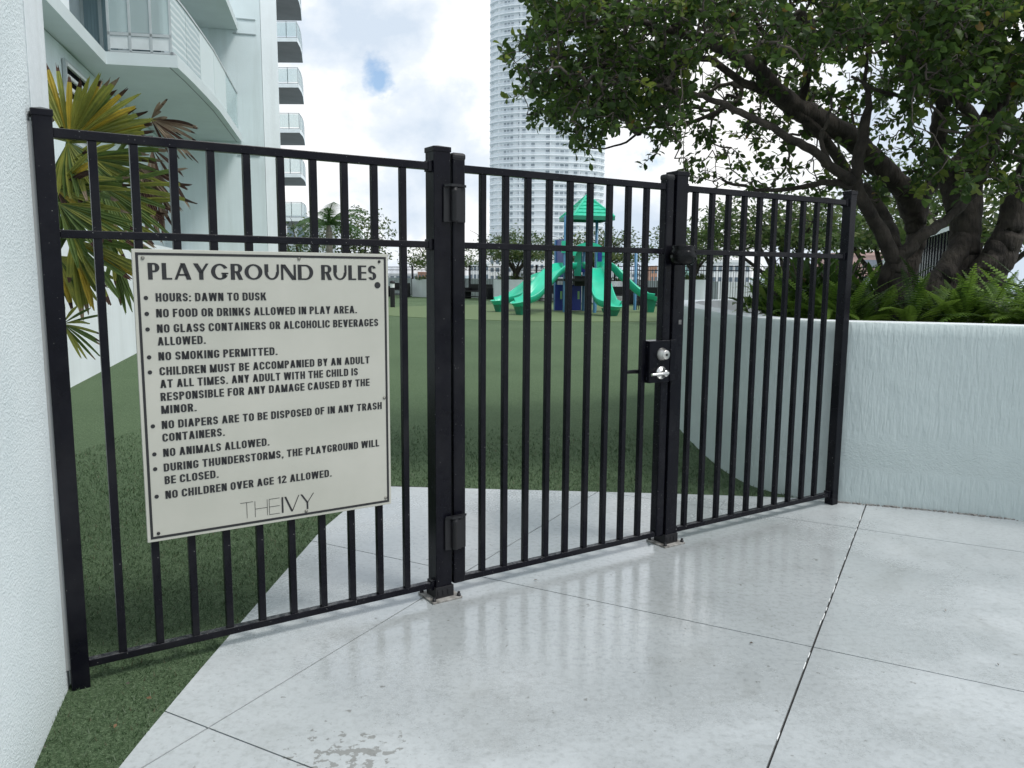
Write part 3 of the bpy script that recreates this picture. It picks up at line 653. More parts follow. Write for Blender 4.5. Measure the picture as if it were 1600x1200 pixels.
# railings of the near balcony
def rail_run(pts, z0, h, gl, parent, posts=True):
    g_ = MB(); r2 = MB(); c_ = MB()
    for i in range(len(pts) - 1):
        a0, a1 = BP(*pts[i]), BP(*pts[i + 1]); d = (a1 - a0); L_ = d.length; d.normalize(); n = Vector((-d.y, d.x, 0)) * .012
        g_.obox(a0 + d * .02 + UP * (z0 + .06) - n * .5, d * (L_ - .04), n, UP * (h - .08))
        r2.obox(a0 + UP * (z0 + h - .02) - n * 1.6, d * L_, n * 3.2, UP * .04)
        c_.obox(a0 + UP * (z0 + .0) - n * 2, d * L_, n * 4, UP * .05)
    o1 = g_.build('glass_panel', gl, parent, True); r2.build('handrail', ALU, parent, True); c_.build('base_rail', pmat('rail shoe', (.24, .26, .27), rough=.5), parent, True)
ins = [(t, o - .09) for t, o in out_[1:]]
rl = MB(); a_, c_ = BP(out_[0][0] + .02, .04), BP(out_[1][0] + .02, out_[1][1] - .09); d = (c_ - a_); L_ = d.length; d.normalize(); n = Vector((-d.y, d.x, 0)) * .02
for z, hh in ((5.33, .03), (5.62, .05), (6.40, .05)): rl.obox(a_ + UP * z, d * L_, n * 2, UP * hh)
for k in (.0, .33, .66, .97): rl.obox(a_ + d * L_ * k + UP * 5.32, d * .04, n * 2.2, UP * 1.12)
rr_ = rl.build('railing', ALU, bd, True)
g_ = MB(); g_.obox(a_ + UP * 5.39 + n * .8, d * L_, n * .4, UP * .22); g_.build('lower_panel', pmat('white infill panel', (.66, .71, .72), rough=.5), rr_, True)
g_ = MB(); g_.obox(a_ + UP * 5.68 + n * .8, d * L_, n * .4, UP * .72); g_.build('glass_panel', GLASS, rr_, True)
def wavy():  # wavy reflections painted as pale bands in the glass colour
    m, t, p = newmat('balcony glass with painted reflections'); L = t.links.new
    tc = nd(t, 'ShaderNodeTexCoord'); wv = nd(t, 'ShaderNodeTexWave', wave_type='BANDS', bands_direction='Z'); wv.inputs['Scale'].default_value = 2.6; wv.inputs['Distortion'].default_value = 2.2; wv.inputs['Detail'].default_value = 1.5; wv.inputs['Detail Scale'].default_value = .8
    L(tc.outputs['Object'], wv.inputs[0]); L(ramp(t, wv.outputs['Fac'], [(.55, (.50, .60, .60)), (.82, (.80, .86, .85))]), p.inputs['Base Color'])
    p.inputs['Roughness'].default_value = .12
    tr = nd(t, 'ShaderNodeBsdfTransparent'); mx = nd(t, 'ShaderNodeMixShader'); mx.inputs[0].default_value = .78
    L(tr.outputs[0], mx.inputs[1]); L(p.outputs[0], mx.inputs[2]); L(mx.outputs[0], t.nodes['Material Output'].inputs[0]); return m
rail_run(ins[:3], 5.32, 1.12, wavy(), bd); rail_run(ins[2:5], 5.32, 1.12, FROST, bd); rail_run(ins[4:6], 5.32, 1.12, GLASS, bd)
# far balconies stacked on the flank
YN, YF, ZB = 58.35, 64.0, 17.25
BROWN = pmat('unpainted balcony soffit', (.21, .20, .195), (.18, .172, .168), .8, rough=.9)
near = [W(430, 64, YN), W(464, 64, YN), W(469, 75, YN + 1.5), W(471.5, 86, YN + 3), W(473, 98, YF), W(430, 98, YF)]
far_pl = [flat(p) for p in near]
b = MB(); b.prism(far_pl, 0, .24); fb0 = b.build('balcony', [BROWN], bd, True); fb0.location.z = ZB
def far_balcony(o):
    rb = MB(); rg = MB(); rs = MB()
    for i in range(4):
        a0, a1 = Vector((*far_pl[i], 0)), Vector((*far_pl[i + 1], 0)); d = a1 - a0; L_ = d.length; d.normalize(); n = Vector((-d.y, d.x, 0)) * .03
        rb.obox(a0 + UP * 1.30, d * L_, n, UP * .05); rb.obox(a0 + UP * .26, d * L_, n, UP * .05)
        for k in (0, .5, .98): rb.obox(a0 + d * (L_ * k) + UP * .24, d * .05, n * 1.2, UP * 1.1)
        rg.obox(a0 + UP * .36, d * L_, n * .4, UP * .9)
        rs.obox(a0 + UP * .0 - n * .6, d * L_, n * .5, UP * .245)
    q = rb.build('railing', ALU, None); q.parent = o; q.matrix_parent_inverse = Matrix.Identity(4); q.location = -bd.location
    q2 = rg.build('glass_panel', GLASS, None); q2.parent = o; q2.location = -bd.location
    q3 = rs.build('fascia', PALEW, None); q3.parent = o; q3.location = -bd.location
far_balcony(fb0)
for k in range(-5, 4):
    if k == 0: continue
    o = dup(fb0, bd); o.location.z = ZB + 3.05 * k
b = MB(); bpoly(b, [(-4, .55), (30, .1), (30, -.3), (-4, -.1)], -.02, 1.95)
tag(b.build('garden_wall', PALEW), 'long low white garden wall along the foot of the apartment building', 'wall')

# ---------------------------------------------------------------- near planter
PLAN = [(1.62, 8.2), (1.553, 7.2), (1.538, 6.47), (1.545, 5.91), (1.60, 5.44), (1.69, 5.22), (1.84, 5.04), (2.042, 4.905), (2.30, 4.815), (2.55, 4.73), (2.78, 4.63), (3.0, 4.52), (3.6, 4.18), (4.6, 3.4), (6.5, 2.2), (7.5, 4), (7.5, 9.3), (4.4, 9.8), (2.2, 9.3)]
pts, _ = catmull([(Vector((*p, 0)), 1) for p in PLAN + PLAN[:1]], 5); OUT = [(p.x, p.y) for p in pts[:-1]]
def inset(poly, d):
    o = []
    for i in range(len(poly)):
        a, b_, c = Vector(poly[i - 1]), Vector(poly[i]), Vector(poly[(i + 1) % len(poly)])
        t = (c - a).normalized(); o.append((b_.x - t.y * d * SG, b_.y + t.x * d * SG))
    return o
area = sum(OUT[i][0] * OUT[(i + 1) % len(OUT)][1] - OUT[(i + 1) % len(OUT)][0] * OUT[i][1] for i in range(len(OUT)))
SG = 1 if area > 0 else -1
INN = inset(OUT, .21)
planter = thing('planter', 'curved pale aqua stucco planter wall holding the big tree and ferns', 'planter', (2.6, 6.2, 0))
b = MB(); n = len(OUT); ZT = 1.128
LV = [-.03, .0, .35, .7, 1.05, ZT - .01, ZT]
vs = []
for k, z in enumerate(LV):
    src = OUT if k < 6 else inset(OUT, .01); vs += [(p[0], p[1], z) for p in src]
fs = [(i + k * n, (i + 1) % n + k * n, (i + 1) % n + (k + 1) * n, i + (k + 1) * n) for i in range(n) for k in range(len(LV) - 1)]
if SG < 0: fs = [f[::-1] for f in fs]
b.add(vs, fs, 0, True)
top = [(p[0], p[1], ZT) for p in inset(OUT, .01)] + [(p[0], p[1], ZT) for p in INN] + [(p[0], p[1], ZT - .2) for p in INN]
fs = [(i, (i + 1) % n, n + (i + 1) % n, n + i) for i in range(n)] + [(n + i, n + (i + 1) % n, 2 * n + (i + 1) % n, 2 * n + i) for i in range(n)]
if SG < 0: fs = [f[::-1] for f in fs]
b.add(top, fs, 1)
b.build('wall', [COMBED, PALEW], planter, True)
b = MB(); b.add([(p[0], p[1], ZT - .15 + .04 * math.sin(i * 1.7)) for i, p in enumerate(INN)], [tuple(range(n)) if SG > 0 else tuple(range(n))[::-1]]); b.build('soil', SOIL, planter, True)
# crumbled grout along its foot
b = MB()
for k in range(260):
    i = rng.randrange(7 * 5, 13 * 5); f_k = rng.random(); a0, a1 = Vector((*OUT[i], 0)), Vector((*OUT[i + 1], 0)); p = a0.lerp(a1, f_k)
    tdir = (a1 - a0).normalized(); nn = Vector((tdir.y, -tdir.x, 0)) * SG; p += nn * rng.uniform(-.002, .014); s_ = rng.uniform(.004, .013)
    q = Matrix.Rotation(rng.uniform(0, 3), 3, 'Z')
    b.obox(p - q @ Vector((s_ / 2, s_ / 2, 0)), q @ Vector((s_ * 1.5, 0, 0)), q @ Vector((0, s_, 0)), Vector((0, 0, s_ * .7)))
tag(b.build('crumbled_grout', pmat('crumbled grout', (.34, .33, .31), (.17, .16, .15), 60, rough=.95)), 'crumbled grey grout along the foot of the curved planter wall', 'grout', kind='stuff')

# ---------------------------------------------------------------- leaves
def leaf(mb, p, d, nrm, L_, w, mi, fold=.25, droop=.15):
    d = d.normalized(); s_ = d.cross(nrm)
    if s_.length < 1e-3: s_ = d.cross(Vector((.3, .8, .5)))
    s_.normalize(); u = s_.cross(d)
    a = p + d * L_ * .12; m1 = p + d * L_ * .42 - u * L_ * droop * .2; m2 = p + d * L_ * .74 - u * L_ * droop * .55; tip = p + d * L_ - u * L_ * droop
    e = u * w * fold
    mb.add([p, m1 + s_ * w * .5 + e, m2 + s_ * w * .46 + e, tip, m2 - s_ * w * .46 + e, m1 - s_ * w * .5 + e, m1, m2],
           [(0, 1, 6), (1, 2, 7, 6), (2, 3, 7), (0, 6, 5), (6, 7, 4, 5), (7, 3, 4)], mi, True)
def rv(s=1): return Vector((rng.gauss(0, s), rng.gauss(0, s), rng.gauss(0, s)))
BARK = pmat('grey brown bark', (.066, .055, .044), (.024, .020, .017), 9, rough=.9, bmp=(34, 1.0, .03, (1, 1, .3)))
BARKL = pmat('twig bark', (.10, .085, .07), (.055, .045, .038), 12, rough=.9)
LEAF = [leafmat('leaf deep green', (.050, .092, .023), (.034, .068, .018), 7, .48), leafmat('leaf mid green', (.092, .155, .033), (.064, .118, .026), 7, .55), leafmat('leaf yellow green', (.18, .225, .045), (.12, .175, .038), 7, .58), leafmat('leaf old yellow', (.22, .15, .03), (.14, .09, .025), 9, .35)]

# near trees: limbs first (image position, distance), then twigs and leaf sprays hung on them
def relief(mb, i0, amp):
    for i in range(i0, len(mb.v)):
        v = Vector(mb.v[i]); d = Vector((mnoise.noise(v * 5.0), mnoise.noise(v * 5.0 + Vector((9, 2, 4))), mnoise.noise(v * 5 + Vector((1, 7, 3))) * .4)) * amp + Vector((mnoise.noise(Vector((v.x * 17, v.y * 17, v.z * 4))), mnoise.noise(Vector((v.x * 17 + 5, v.y * 17, v.z * 4))), 0)) * amp * .55
        mb.v[i] = tuple(v + d)
def limb(mb, pts, n=10, k=4, store=None):
    i0 = len(mb.v); big = max(q[3] for q in pts); limb_(mb, pts, n if big < .08 else n * 2, k if big < .08 else 7, store); relief(mb, i0, min(.020, big * .20))
def limb_(mb, pts, n=10, k=4, store=None):
    q = [(W(x, y, Y), r) for x, y, Y, r in pts]; p, rr = catmull(q, k)
    p = [v + rv(.006) if 0 < i < len(p) - 1 else v for i, v in enumerate(p)]
    rr = [r * (1 + .10 * mnoise.noise(v * 3.1)) for v, r in zip(p, rr)]
    mb.tube(p, rr, n)
    if store is not None: store += [(v, r) for v, r in zip(p, rr) if r < .085]
treeA = thing('tree', 'slender grey tree forking low beside the fence end post in the near planter', 'tree', W(1400, 500, 6.3))
treeB = thing('tree', 'broad gnarled tree with the thickest trunk rising from the ferns of the near planter', 'tree', W(1485, 470, 7.4))
treeC = thing('tree', 'dark leaning tree behind the forked one whose long limb sweeps over the gate', 'tree', W(1440, 465, 7.9))
SA, SB, SC = [], [], []
b = MB(); Y = 6.3
limb(b, [(1407, 516, Y, .085), (1400, 488, Y, .066), (1399, 452, Y, .060), (1402, 420, Y, .066), (1400, 404, Y, .056)], 12)
limb(b, [(1372, 500, Y + .15, .07), (1376, 465, Y + .1, .06), (1384, 432, Y + .05, .055), (1398, 408, Y, .05)], 10)
limb(b, [(1402, 412, Y, .060), (1378, 365, Y, .054), (1352, 322, Y - .1, .050), (1337, 285, Y - .15, .048), (1342, 245, Y - .2, .044), (1348, 215, Y - .2, .040), (1354, 185, Y - .2, .036), (1357, 160, Y - .2, .026), (1352, 118, Y - .1, .015), (1362, 60, Y, .010)], 10, store=SA)
limb(b, [(1335, 285, Y - .15, .044), (1300, 262, Y - .3, .034), (1268, 235, Y - .45, .031), (1230, 213, Y - .6, .028), (1183, 187, Y - .75, .025), (1133, 163, Y - .8, .021), (1100, 150, Y - .85, .018), (1050, 140, Y - .9, .013), (990, 128, Y - 1.0, .009), (930, 120, Y - 1.1, .006)], 9, store=SA)
limb(b, [(1332, 292, Y - .15, .040), (1300, 284, Y - .1, .024), (1262, 290, Y, .018), (1195, 297, Y + .1, .015), (1140, 286, Y + .2, .011), (1125, 278, Y + .2, .007)], 8, store=SA)
limb(b, [(1402, 408, Y, .056), (1424, 384, Y, .048), (1446, 364, Y, .042), (1482, 341, Y + .1, .038), (1516, 306, Y + .1, .034), (1534, 277, Y, .030), (1556, 222, Y - .1, .026), (1570, 170, Y - .2, .02), (1588, 100, Y - .3, .013)], 9, store=SA)
limb(b, [(1400, 400, Y + .1, .046), (1392, 362, Y + .2, .050), (1385, 345, Y + .3, .046), (1358, 300, Y + .4, .040), (1348, 292, Y + .5, .035)], 9)
limb(b, [(1300, 264, Y - .3, .022), (1282, 220, Y - .4, .016), (1292, 190, Y - .5, .012), (1300, 150, Y - .6, .008)], 7, store=SA)
b.build('trunk', BARK, treeA, True)
b = MB(); Y = 7.9
limb(b, [(1412, 500, Y, .13), (1414, 440, Y, .10), (1424, 395, Y, .085), (1432, 365, Y, .09), (1426, 335, Y, .105), (1416, 300, Y - .1, .10), (1393, 276, Y - .2, .10), (1360, 247, Y - .4, .098), (1333, 217, Y - .6, .094), (1287, 190, Y - .9, .09), (1235, 162, Y - 1.2, .082), (1210, 140, Y - 1.4, .066), (1183, 107, Y - 1.6, .054), (1143, 83, Y - 1.8, .044), (1100, 63, Y - 2.0, .034), (1040, 45, Y - 2.2, .022), (960, 30, Y - 2.3, .012)], 12, store=SC)
limb(b, [(1436, 340, Y, .085), (1440, 308, Y, .075), (1467, 274, Y, .068), (1500, 247, Y, .06), (1530, 213, Y, .05), (1552, 160, Y, .035), (1540, 90, Y, .02)], 9, store=SC)
limb(b, [(1332, 286, Y - .7, .05), (1300, 233, Y - .8, .045), (1272, 198, Y - 1.0, .05), (1240, 176, Y - 1.2, .045), (1222, 158, Y - 1.3, .04)], 9)
limb(b, [(1210, 143, Y - 1.4, .045), (1160, 128, Y - 1.5, .032), (1110, 96, Y - 1.7, .024), (1050, 84, Y - 1.9, .016), (980, 92, Y - 2.1, .010), (900, 110, Y - 2.2, .006)], 8, store=SC)
limb(b, [(1245, 168, Y - 1.1, .04), (1262, 120, Y - 1.2, .028), (1250, 60, Y - 1.3, .02), (1225, 10, Y - 1.4, .013)], 8, store=SC)
limb(b, [(1190, 116, Y - 1.5, .03), (1200, 70, Y - 1.6, .022), (1170, 20, Y - 1.7, .014), (1120, -30, Y - 1.8, .01)], 8, store=SC)
limb(b, [(1150, 160, Y - 1.3, .018), (1080, 190, Y - 1.4, .014), (1010, 200, Y - 1.5, .011), (970, 226, Y - 1.5, .008), (925, 232, Y - 1.5, .005)], 7, store=SC)
b.build('trunk', BARK, treeC, True)
b = MB(); Y = 7.3
limb(b, [(1462, 520, Y, .24), (1478, 465, Y, .18), (1498, 428, Y, .145), (1504, 395, Y, .13), (1508, 355, Y, .122), (1513, 300, Y, .115), (1518, 262, Y, .112), (1534, 218, Y, .12), (1556, 180, Y, .115), (1567, 150, Y, .12), (1566, 110, Y - .1, .09), (1560, 60, Y - .2, .06), (1540, 0, Y - .3, .04), (1520, -60, Y - .4, .03)], 14, store=SB)
limb(b, [(1500, 480, Y - .1, .20), (1530, 445, Y - .1, .17), (1556, 408, Y - .15, .14), (1574, 372, Y - .2, .125), (1586, 330, Y - .2, .12), (1602, 285, Y - .2, .11), (1640, 200, Y - .3, .09), (1670, 100, Y - .4, .06)], 12)
limb(b, [(1436, 505, Y - .1, .13), (1452, 460, Y - .12, .11), (1480, 420, Y - .1, .10), (1500, 384, Y - .05, .085), (1510, 340, Y, .07)], 10)
limb(b, [(1505, 470, Y - .12, .13), (1522, 440, Y - .14, .12), (1548, 408, Y - .18, .11), (1566, 378, Y - .2, .10)], 10)
limb(b, [(1500, 330, Y, .11), (1484, 288, Y + .1, .085), (1468, 240, Y + .1, .07), (1466, 190, Y, .06), (1474, 130, Y - .1, .055), (1480, 70, Y - .2, .05), (1472, 20, Y - .3, .044), (1466, -30, Y - .4, .04)], 10, store=SB)
limb(b, [(1478, 62, Y - .2, .04), (1445, 52, Y - .4, .026), (1410, 43, Y - .7, .02), (1333, 37, Y - 1.0, .014), (1250, 30, Y - 1.3, .009), (1180, 45, Y - 1.5, .006)], 8, store=SB)
limb(b, [(1556, 110, Y - .1, .05), (1533, 42, Y - .4, .03), (1467, 53, Y - .8, .022), (1400, 62, Y - 1.1, .013), (1310, 80, Y - 1.4, .007)], 8, store=SB)
limb(b, [(1540, 215, Y, .07), (1500, 160, Y - .5, .04), (1450, 140, Y - .9, .026), (1400, 150, Y - 1.3, .015), (1330, 120, Y - 1.6, .009)], 8, store=SB)
limb(b, [(1560, 160, Y, .07), (1590, 100, Y - .4, .04), (1610, 40, Y - .9, .03), (1600, -40, Y - 1.2, .02)], 8, store=SB)
b.build('trunk', BARK, treeB, True)

CAN = [(800, -60), (822, 8), (840, 40), (800, 55), (778, 88), (806, 116), (796, 148), (842, 190), (884, 206), (918, 246), (934, 222), (985, 190), (1004, 212), (998, 240), (1030, 258), (1052, 215), (1066, 270), (1105, 292), (1190, 296), (1250, 300), (1330, 312), (1400, 330), (1460, 300), (1620, 330), (1700, 300), (1700, -60)]
def inp(x, y, poly):
    c = False
    for i in range(len(poly)):
        (x1, y1), (x2, y2) = poly[i], poly[(i + 1) % len(poly)]
        if (y1 > y) != (y2 > y) and x < (x2 - x1) * (y - y1) / (y2 - y1) + x1: c = not c
    return c
def canopy():   # sprays of leaves, each hung on the nearest twig already grown
    stores = (SA, SB, SC); trees = (treeA, treeB, treeC); crowns = [MB(), MB(), MB()]; twigs = [MB(), MB(), MB()]
    allp = [(v, r, k) for k, s_ in enumerate(stores) for v, r in s_]
    arr = np.array([v[:] for v, r, k in allp])
    n = 0; tries = 0
    cand = []
    while n < 2800 and tries < 90000:
        tries += 1
        x, y = rng.uniform(770, 1700), rng.uniform(-60, 335)
        if not inp(x, y, CAN): continue
        # the underside thins out to the right where the branches show
        den = 1.0
        if y > 175 + .02 * (x - 900): den = .55
        if x > 1330 and y > 150: den = .42
        if x > 1380 and y > 250: den = .22
        if x < 1250 and y > 200: den = .62
        if 1080 < x < 1420 and 95 < y < 290: den *= .5
        if x > 1060: den *= .8
        if mnoise.noise(Vector((x * .011, y * .015, 3.3))) < -.22: den *= .25
        if rng.random() > den: continue
        near_ = 5.0 + max(0, (1100 - x)) * .0006
        Y = rng.uniform(near_, 8.8) if rng.random() < .75 else rng.uniform(near_, 6.4)
        if 1080 < x < 1420 and y > 95: Y = max(Y, rng.uniform(6.2, 8.8))
        p = W(x, y, Y); dist = math.sqrt(((arr - np.array(p[:])) ** 2).sum(1).min())
        if dist > 1.3: continue
        cand.append((dist, p)); n += 1
    cand.sort(key=lambda q: q[0])
    n0 = len(arr); nodes = arr.copy(); rad = [r for v, r, k in allp]; own = [k for v, r, k in allp]; par = [-1] * n0; cnt = [0] * n0; sprays = []
    for dist, p in cand:
        dd = ((nodes - np.array(p[:])) ** 2).sum(1); i = int(dd.argmin()); v = Vector(nodes[i]); dist = math.sqrt(dd[i])
        if dist > .5: continue
        mid = v.lerp(p, .5) + rv(.035) + UP * .015; j = len(nodes)
        nodes = np.vstack([nodes, np.array([mid[:], p[:]])]); own += [own[i]] * 2; par += [i, j]; cnt += [0, 0]; sprays.append((j + 1, i))
        q = j + 1
        while q >= 0: cnt[q] += 1; q = par[q]
    rt = lambda i: (min(rad[i], .03) if i < n0 else .0024 * cnt[i] ** .48)
    for j in range(n0, len(nodes)):          # every twig as thick as what it carries
        i = par[j]; twigs[own[j]].tube([Vector(nodes[i]), Vector(nodes[i]).lerp(Vector(nodes[j]), .5) + rv(.012), Vector(nodes[j])], [min(rt(i), rt(j) * 1.35), rt(j) * 1.1, rt(j)], 5, 0, False)
    for j, i in sprays:
        p = Vector(nodes[j]); v = Vector(nodes[i]); k = own[j]
        axis = (p - v).normalized() if (p - v).length > .05 else rv(1).normalized()
        axis = (axis + Vector((0, 0, .25)) + rv(.35)).normalized()
        Ls = rng.uniform(.10, .22); nl = rng.randint(7, 12); age = rng.random(); bare = rng.random() < .06
        for jj in range(0 if bare else nl):
            q = p + axis * (Ls * (jj / nl - .35)); az = jj * 2.4 + rng.uniform(-.4, .4)
            a = axis.orthogonal().normalized(); a = Matrix.Rotation(az, 3, axis) @ a
            d = (a * 1.0 + axis * rng.uniform(.2, 1.0) + rv(.12)).normalized()
            mi = 3 if rng.random() < .006 else (2 if age > .84 and rng.random() < .7 else (1 if rng.random() < .5 else 0))
            L_ = rng.uniform(.034, .076) * (1.25 if p.x > 2.1 else 1)
            leaf(crowns[k], q, d, (UP + rv(.6)).normalized(), L_, L_ * rng.uniform(.5, .68), mi, .18, rng.uniform(-.05, .35))
        twigs[k].tube([p - axis * Ls * .35, p + axis * Ls * (1.0 if bare else .6)], [.0025, .0010], 3, 0, False)
    for k in range(3):
        crowns[k].build('crown', LEAF, trees[k], True); twigs[k].build('twigs', BARKL, trees[k], True)
canopy()

# ferns under the trees
FERN = [leafmat('fern green', (.105, .195, .028), (.075, .15, .022), 5, .45), leafmat('fern dark', (.040, .085, .016), (.026, .058, .011), 5, .35), leafmat('fern bright', (.21, .34, .055), (.155, .27, .04), 5, .5)]
def frond(mb, p, az, tilt, L_, w, mi, arch, curl=0):
    n = 26; d = Vector((math.cos(az), math.sin(az), 0)); pts = []
    q = Vector(p); a = tilt
    for k in range(n + 1):
        pts.append(q.copy()); dirv = d * math.cos(a) + UP * math.sin(a); q = q + dirv * (L_ / n); a -= arch / n
    side = Vector((-d.y, d.x, 0)); side = (side + UP * curl).normalized()
    for k in range(2, n):
        t = k / n; ww = w * min(1, t * 4.5) * (1 - t ** 2.6) ** .8
        f = (pts[k + 1] - pts[k - 1]).normalized(); st = L_ / n
        for s_ in (1, -1):
            tipv = pts[k] + side * s_ * ww + f * ww * .25 - UP * ww * .12
            mb.add([pts[k] - f * st * .46, pts[k] + f * st * .40, tipv + f * st * .15, tipv - f * st * .18], [(0, 1, 2, 3)], mi, True)
    mb.tube(pts[::3], .0022, 3, mi, False)
spots = []
def fern_clump(x, y, s, label, dense=15, pal=(0, 0, 1, 1, 2), grp='ferns in the near planter'):
    t = thing('fern', label, 'fern', (x, y, ZT - .06), 0, grp); b = MB()
    for k in range(dense):
        az = k * 2.4 + rng.uniform(-.5, .5)
        frond(b, (x + rng.uniform(-.05, .05), y + rng.uniform(-.05, .05), ZT - .08), az, rng.uniform(.6, 1.35), s * rng.uniform(.7, 1.15), .050 * rng.uniform(.8, 1.25), rng.choice(pal), rng.uniform(.5, 1.6), rng.uniform(-.3, .3))
    b.build('fronds', FERN, t, True)
G1 = 'green sword fern clump growing under the trees in the curved planter'
for px, Y, s in ((1345, 5.55, .32), (1372, 5.75, .38), (1425, 5.55, .40), (1462, 5.75, .46), (1500, 5.5, .42), (1535, 5.7, .46), (1575, 5.45, .46), (1610, 5.3, .46), (1648, 5.2, .5), (1590, 6.0, .52), (1550, 6.4, .55), (1360, 6.4, .42), (1440, 6.5, .46), (1500, 6.4, .42), (1620, 6.6, .6), (1340, 7.1, .5), (1390, 7.4, .5), (1460, 7.9, .5), (1570, 7.6, .6), (1700, 5.0, .5), (1780, 4.75, .5), (1880, 4.5, .5), (1990, 4.3, .5), (1700, 6.1, .55), (1800, 6.3, .55), (1900, 5.6, .55), (1760, 7.4, .6)):
    p = W(px, 480, Y); fern_clump(p.x, p.y, s * 1.25, G1, 16, (0, 2, 0, 1, 2) if Y < 5.8 else (0, 0, 1, 1, 2))
for px, Y, s in ((1212, 6.25, .40), (1236, 6.0, .48), (1262, 5.85, .50), (1290, 5.7, .52), (1318, 5.65, .50), (1300, 6.9, .6), (1250, 7.0, .6)):
    p = W(px, 480, Y); fern_clump(p.x, p.y, s * 1.1, 'bright sword fern clump growing behind the right fence panel in the curved planter', 15, (0, 2, 0, 1, 2), 'ferns behind the right fence panel')
# taller strap-leaved shrub at the planter's left end
def strap_shrub(x, y, label, n=46, h=.62):
    t = thing('shrub', label, 'shrub', (x, y, ZT - .08), 0, 'broad-leaved shrubs in the near planter'); b = MB()
    for k in range(n):
        az = rng.uniform(0, 6.28); til = rng.uniform(.35, 1.4); L_ = rng.uniform(.12, .24); stem = rng.uniform(.02, h - .2)
        p = Vector((x + rng.gauss(0, .10), y + rng.gauss(0, .10), ZT - .08 + stem)); d = Vector((math.cos(az) * math.cos(til), math.sin(az) * math.cos(til), math.sin(til)))
        mi = rng.choice((0, 1, 1, 1, 0, 2)) if rng.random() > .04 else 3
        leaf(b, p, d, (UP + rv(.3)).normalized(), L_, L_ * rng.uniform(.15, .24), mi, .22, rng.uniform(.1, .5))
    b.build('leaves', SHRUB, t, True)
    b = MB()
    for k in range(7): a = rng.uniform(0, 6.28); b.tube([(x, y, ZT - .1), (x + .06 * math.cos(a), y + .06 * math.sin(a), ZT + .15), (x + .14 * math.cos(a), y + .14 * math.sin(a), ZT + h * .7)], [.009, .008, .005], 5)
    b.build('stems', BARKL, t, True)
SHRUB = [leafmat('shrub green', (.10, .18, .03), (.07, .14, .024), 6, .45), leafmat('shrub dark', (.05, .10, .02), (.035, .075, .016), 6, .4), leafmat('shrub lime', (.16, .22, .04), (.11, .17, .03), 6, .4), leafmat('shrub dry', (.16, .10, .05), (.10, .06, .03), 6, .2)]
for px, Y, hh in ((1203, 6.6, .26), (1222, 6.3, .36), (1243, 6.7, .48), (1264, 6.3, .46), (1285, 6.6, .48), (1306, 6.1, .44), (1325, 6.7, .46), (1255, 7.4, .52), (1302, 7.5, .52), (1220, 7.2, .42)):
    p = W(px, 480, Y); strap_shrub(p.x, p.y, 'dark green strap-leaved shrub at the left end of the curved planter', 95, hh * 1.18)
#NEXT
# ---------------------------------------------------------------- fan palm behind the left panel
PALMM = [leafmat('palm green', (.12, .18, .045), (.08, .13, .035), 14, .4), leafmat('palm yellow green', (.28, .29, .06), (.19, .22, .05), 14, .45), leafmat('palm yellow', (.45, .34, .045), (.33, .26, .04), 14, .45), leafmat('palm dry tan', (.30, .24, .17), (.16, .115, .08), 14, .2, .8), leafmat('palm dry brown', (.075, .038, .026), (.04, .022, .016), 14, .1, .8)]
fp = thing('fan_palm', 'yellowing fan palm with dry brown frond tips behind the left fence panel', 'palm', (W(96, 840, 4.4).x, 4.4, 0))
def fan(hub, tips, wmax, mats, bend=.10, tipdry=.5, petiole=None, split=.45):
    """hub: (px, py, Y); tips: list of (px, py, Y) leaflet ends; neighbouring leaflets share the pleated base"""
    b = MB(); h = W(*hub)
    tips = [t_ for i in range(len(tips)) for t_ in ([tips[i]] + ([tuple((p_ + q_) / 2 + rng.uniform(-3, 3) * (j < 2) for j, (p_, q_) in enumerate(zip(tips[i], tips[i + 1])))] if i + 1 < len(tips) and math.dist(tips[i][:2], tips[i + 1][:2]) < 60 else []))]; wmax *= .72
    for k, tp in enumerate(tips):
        e = W(*tp); d = e - h; L_ = d.length; d.normalize()
        view = (h - CAM).normalized(); s_ = d.cross(view).normalized(); u = s_.cross(d).normalized()
        if u.z < 0: u = -u
        n = 9; mi = mats[k % len(mats)]; ww = wmax * rng.uniform(.8, 1.15); ph = rng.uniform(-.4, .4); rows = []
        for j in range(n + 1):
            t = j / n; wd = ww * min(1, .10 + t * 1.9) * (1 if t < .7 else max(.34, 1 - ((t - .7) / .3) ** 1.6 * .66))
            sag = (abs(hash((k, 5)) % 100) / 100) * .10 * t ** 3 * L_
            c = h + d * L_ * t + u * L_ * bend * (4 * t * (1 - t) * .5 - t * t * .25) + view * (.02 * math.sin(ph + k * 1.7) * t) - UP * sag
            f_ = wd * .42
            rows.append([c + s_ * wd * q_ + view * (f_ if i_ % 2 else 0) for i_, q_ in enumerate((-1, -.5, 0, .5, 1))])
        cut = [rng.uniform(-.03, .05) for _ in range(5)]       # ragged ends
        rows[-1] = [v + d * L_ * c_ for v, c_ in zip(rows[-1], cut)]
        for j in range(n):
            m = mi
            if j >= n - 1 and rng.random() < tipdry: m = 4 if rng.random() < .6 else 3
            for i_ in range(4): b.quad(rows[j][i_], rows[j][i_ + 1], rows[j + 1][i_ + 1], rows[j + 1][i_], mi=m)
    fr_ = b.build('frond', PALMM, fp, True)
    if petiole:
        b = MB(); pt, rr = catmull([(W(*petiole), .016), (W(*petiole).lerp(h, .5) + UP * .05, .011), (h, .009)], 4); b.tube(pt, rr, 6); b.build('petiole', PALMM[0], fr_, True)
    return fr_
CR = (84, 400, 4.4)
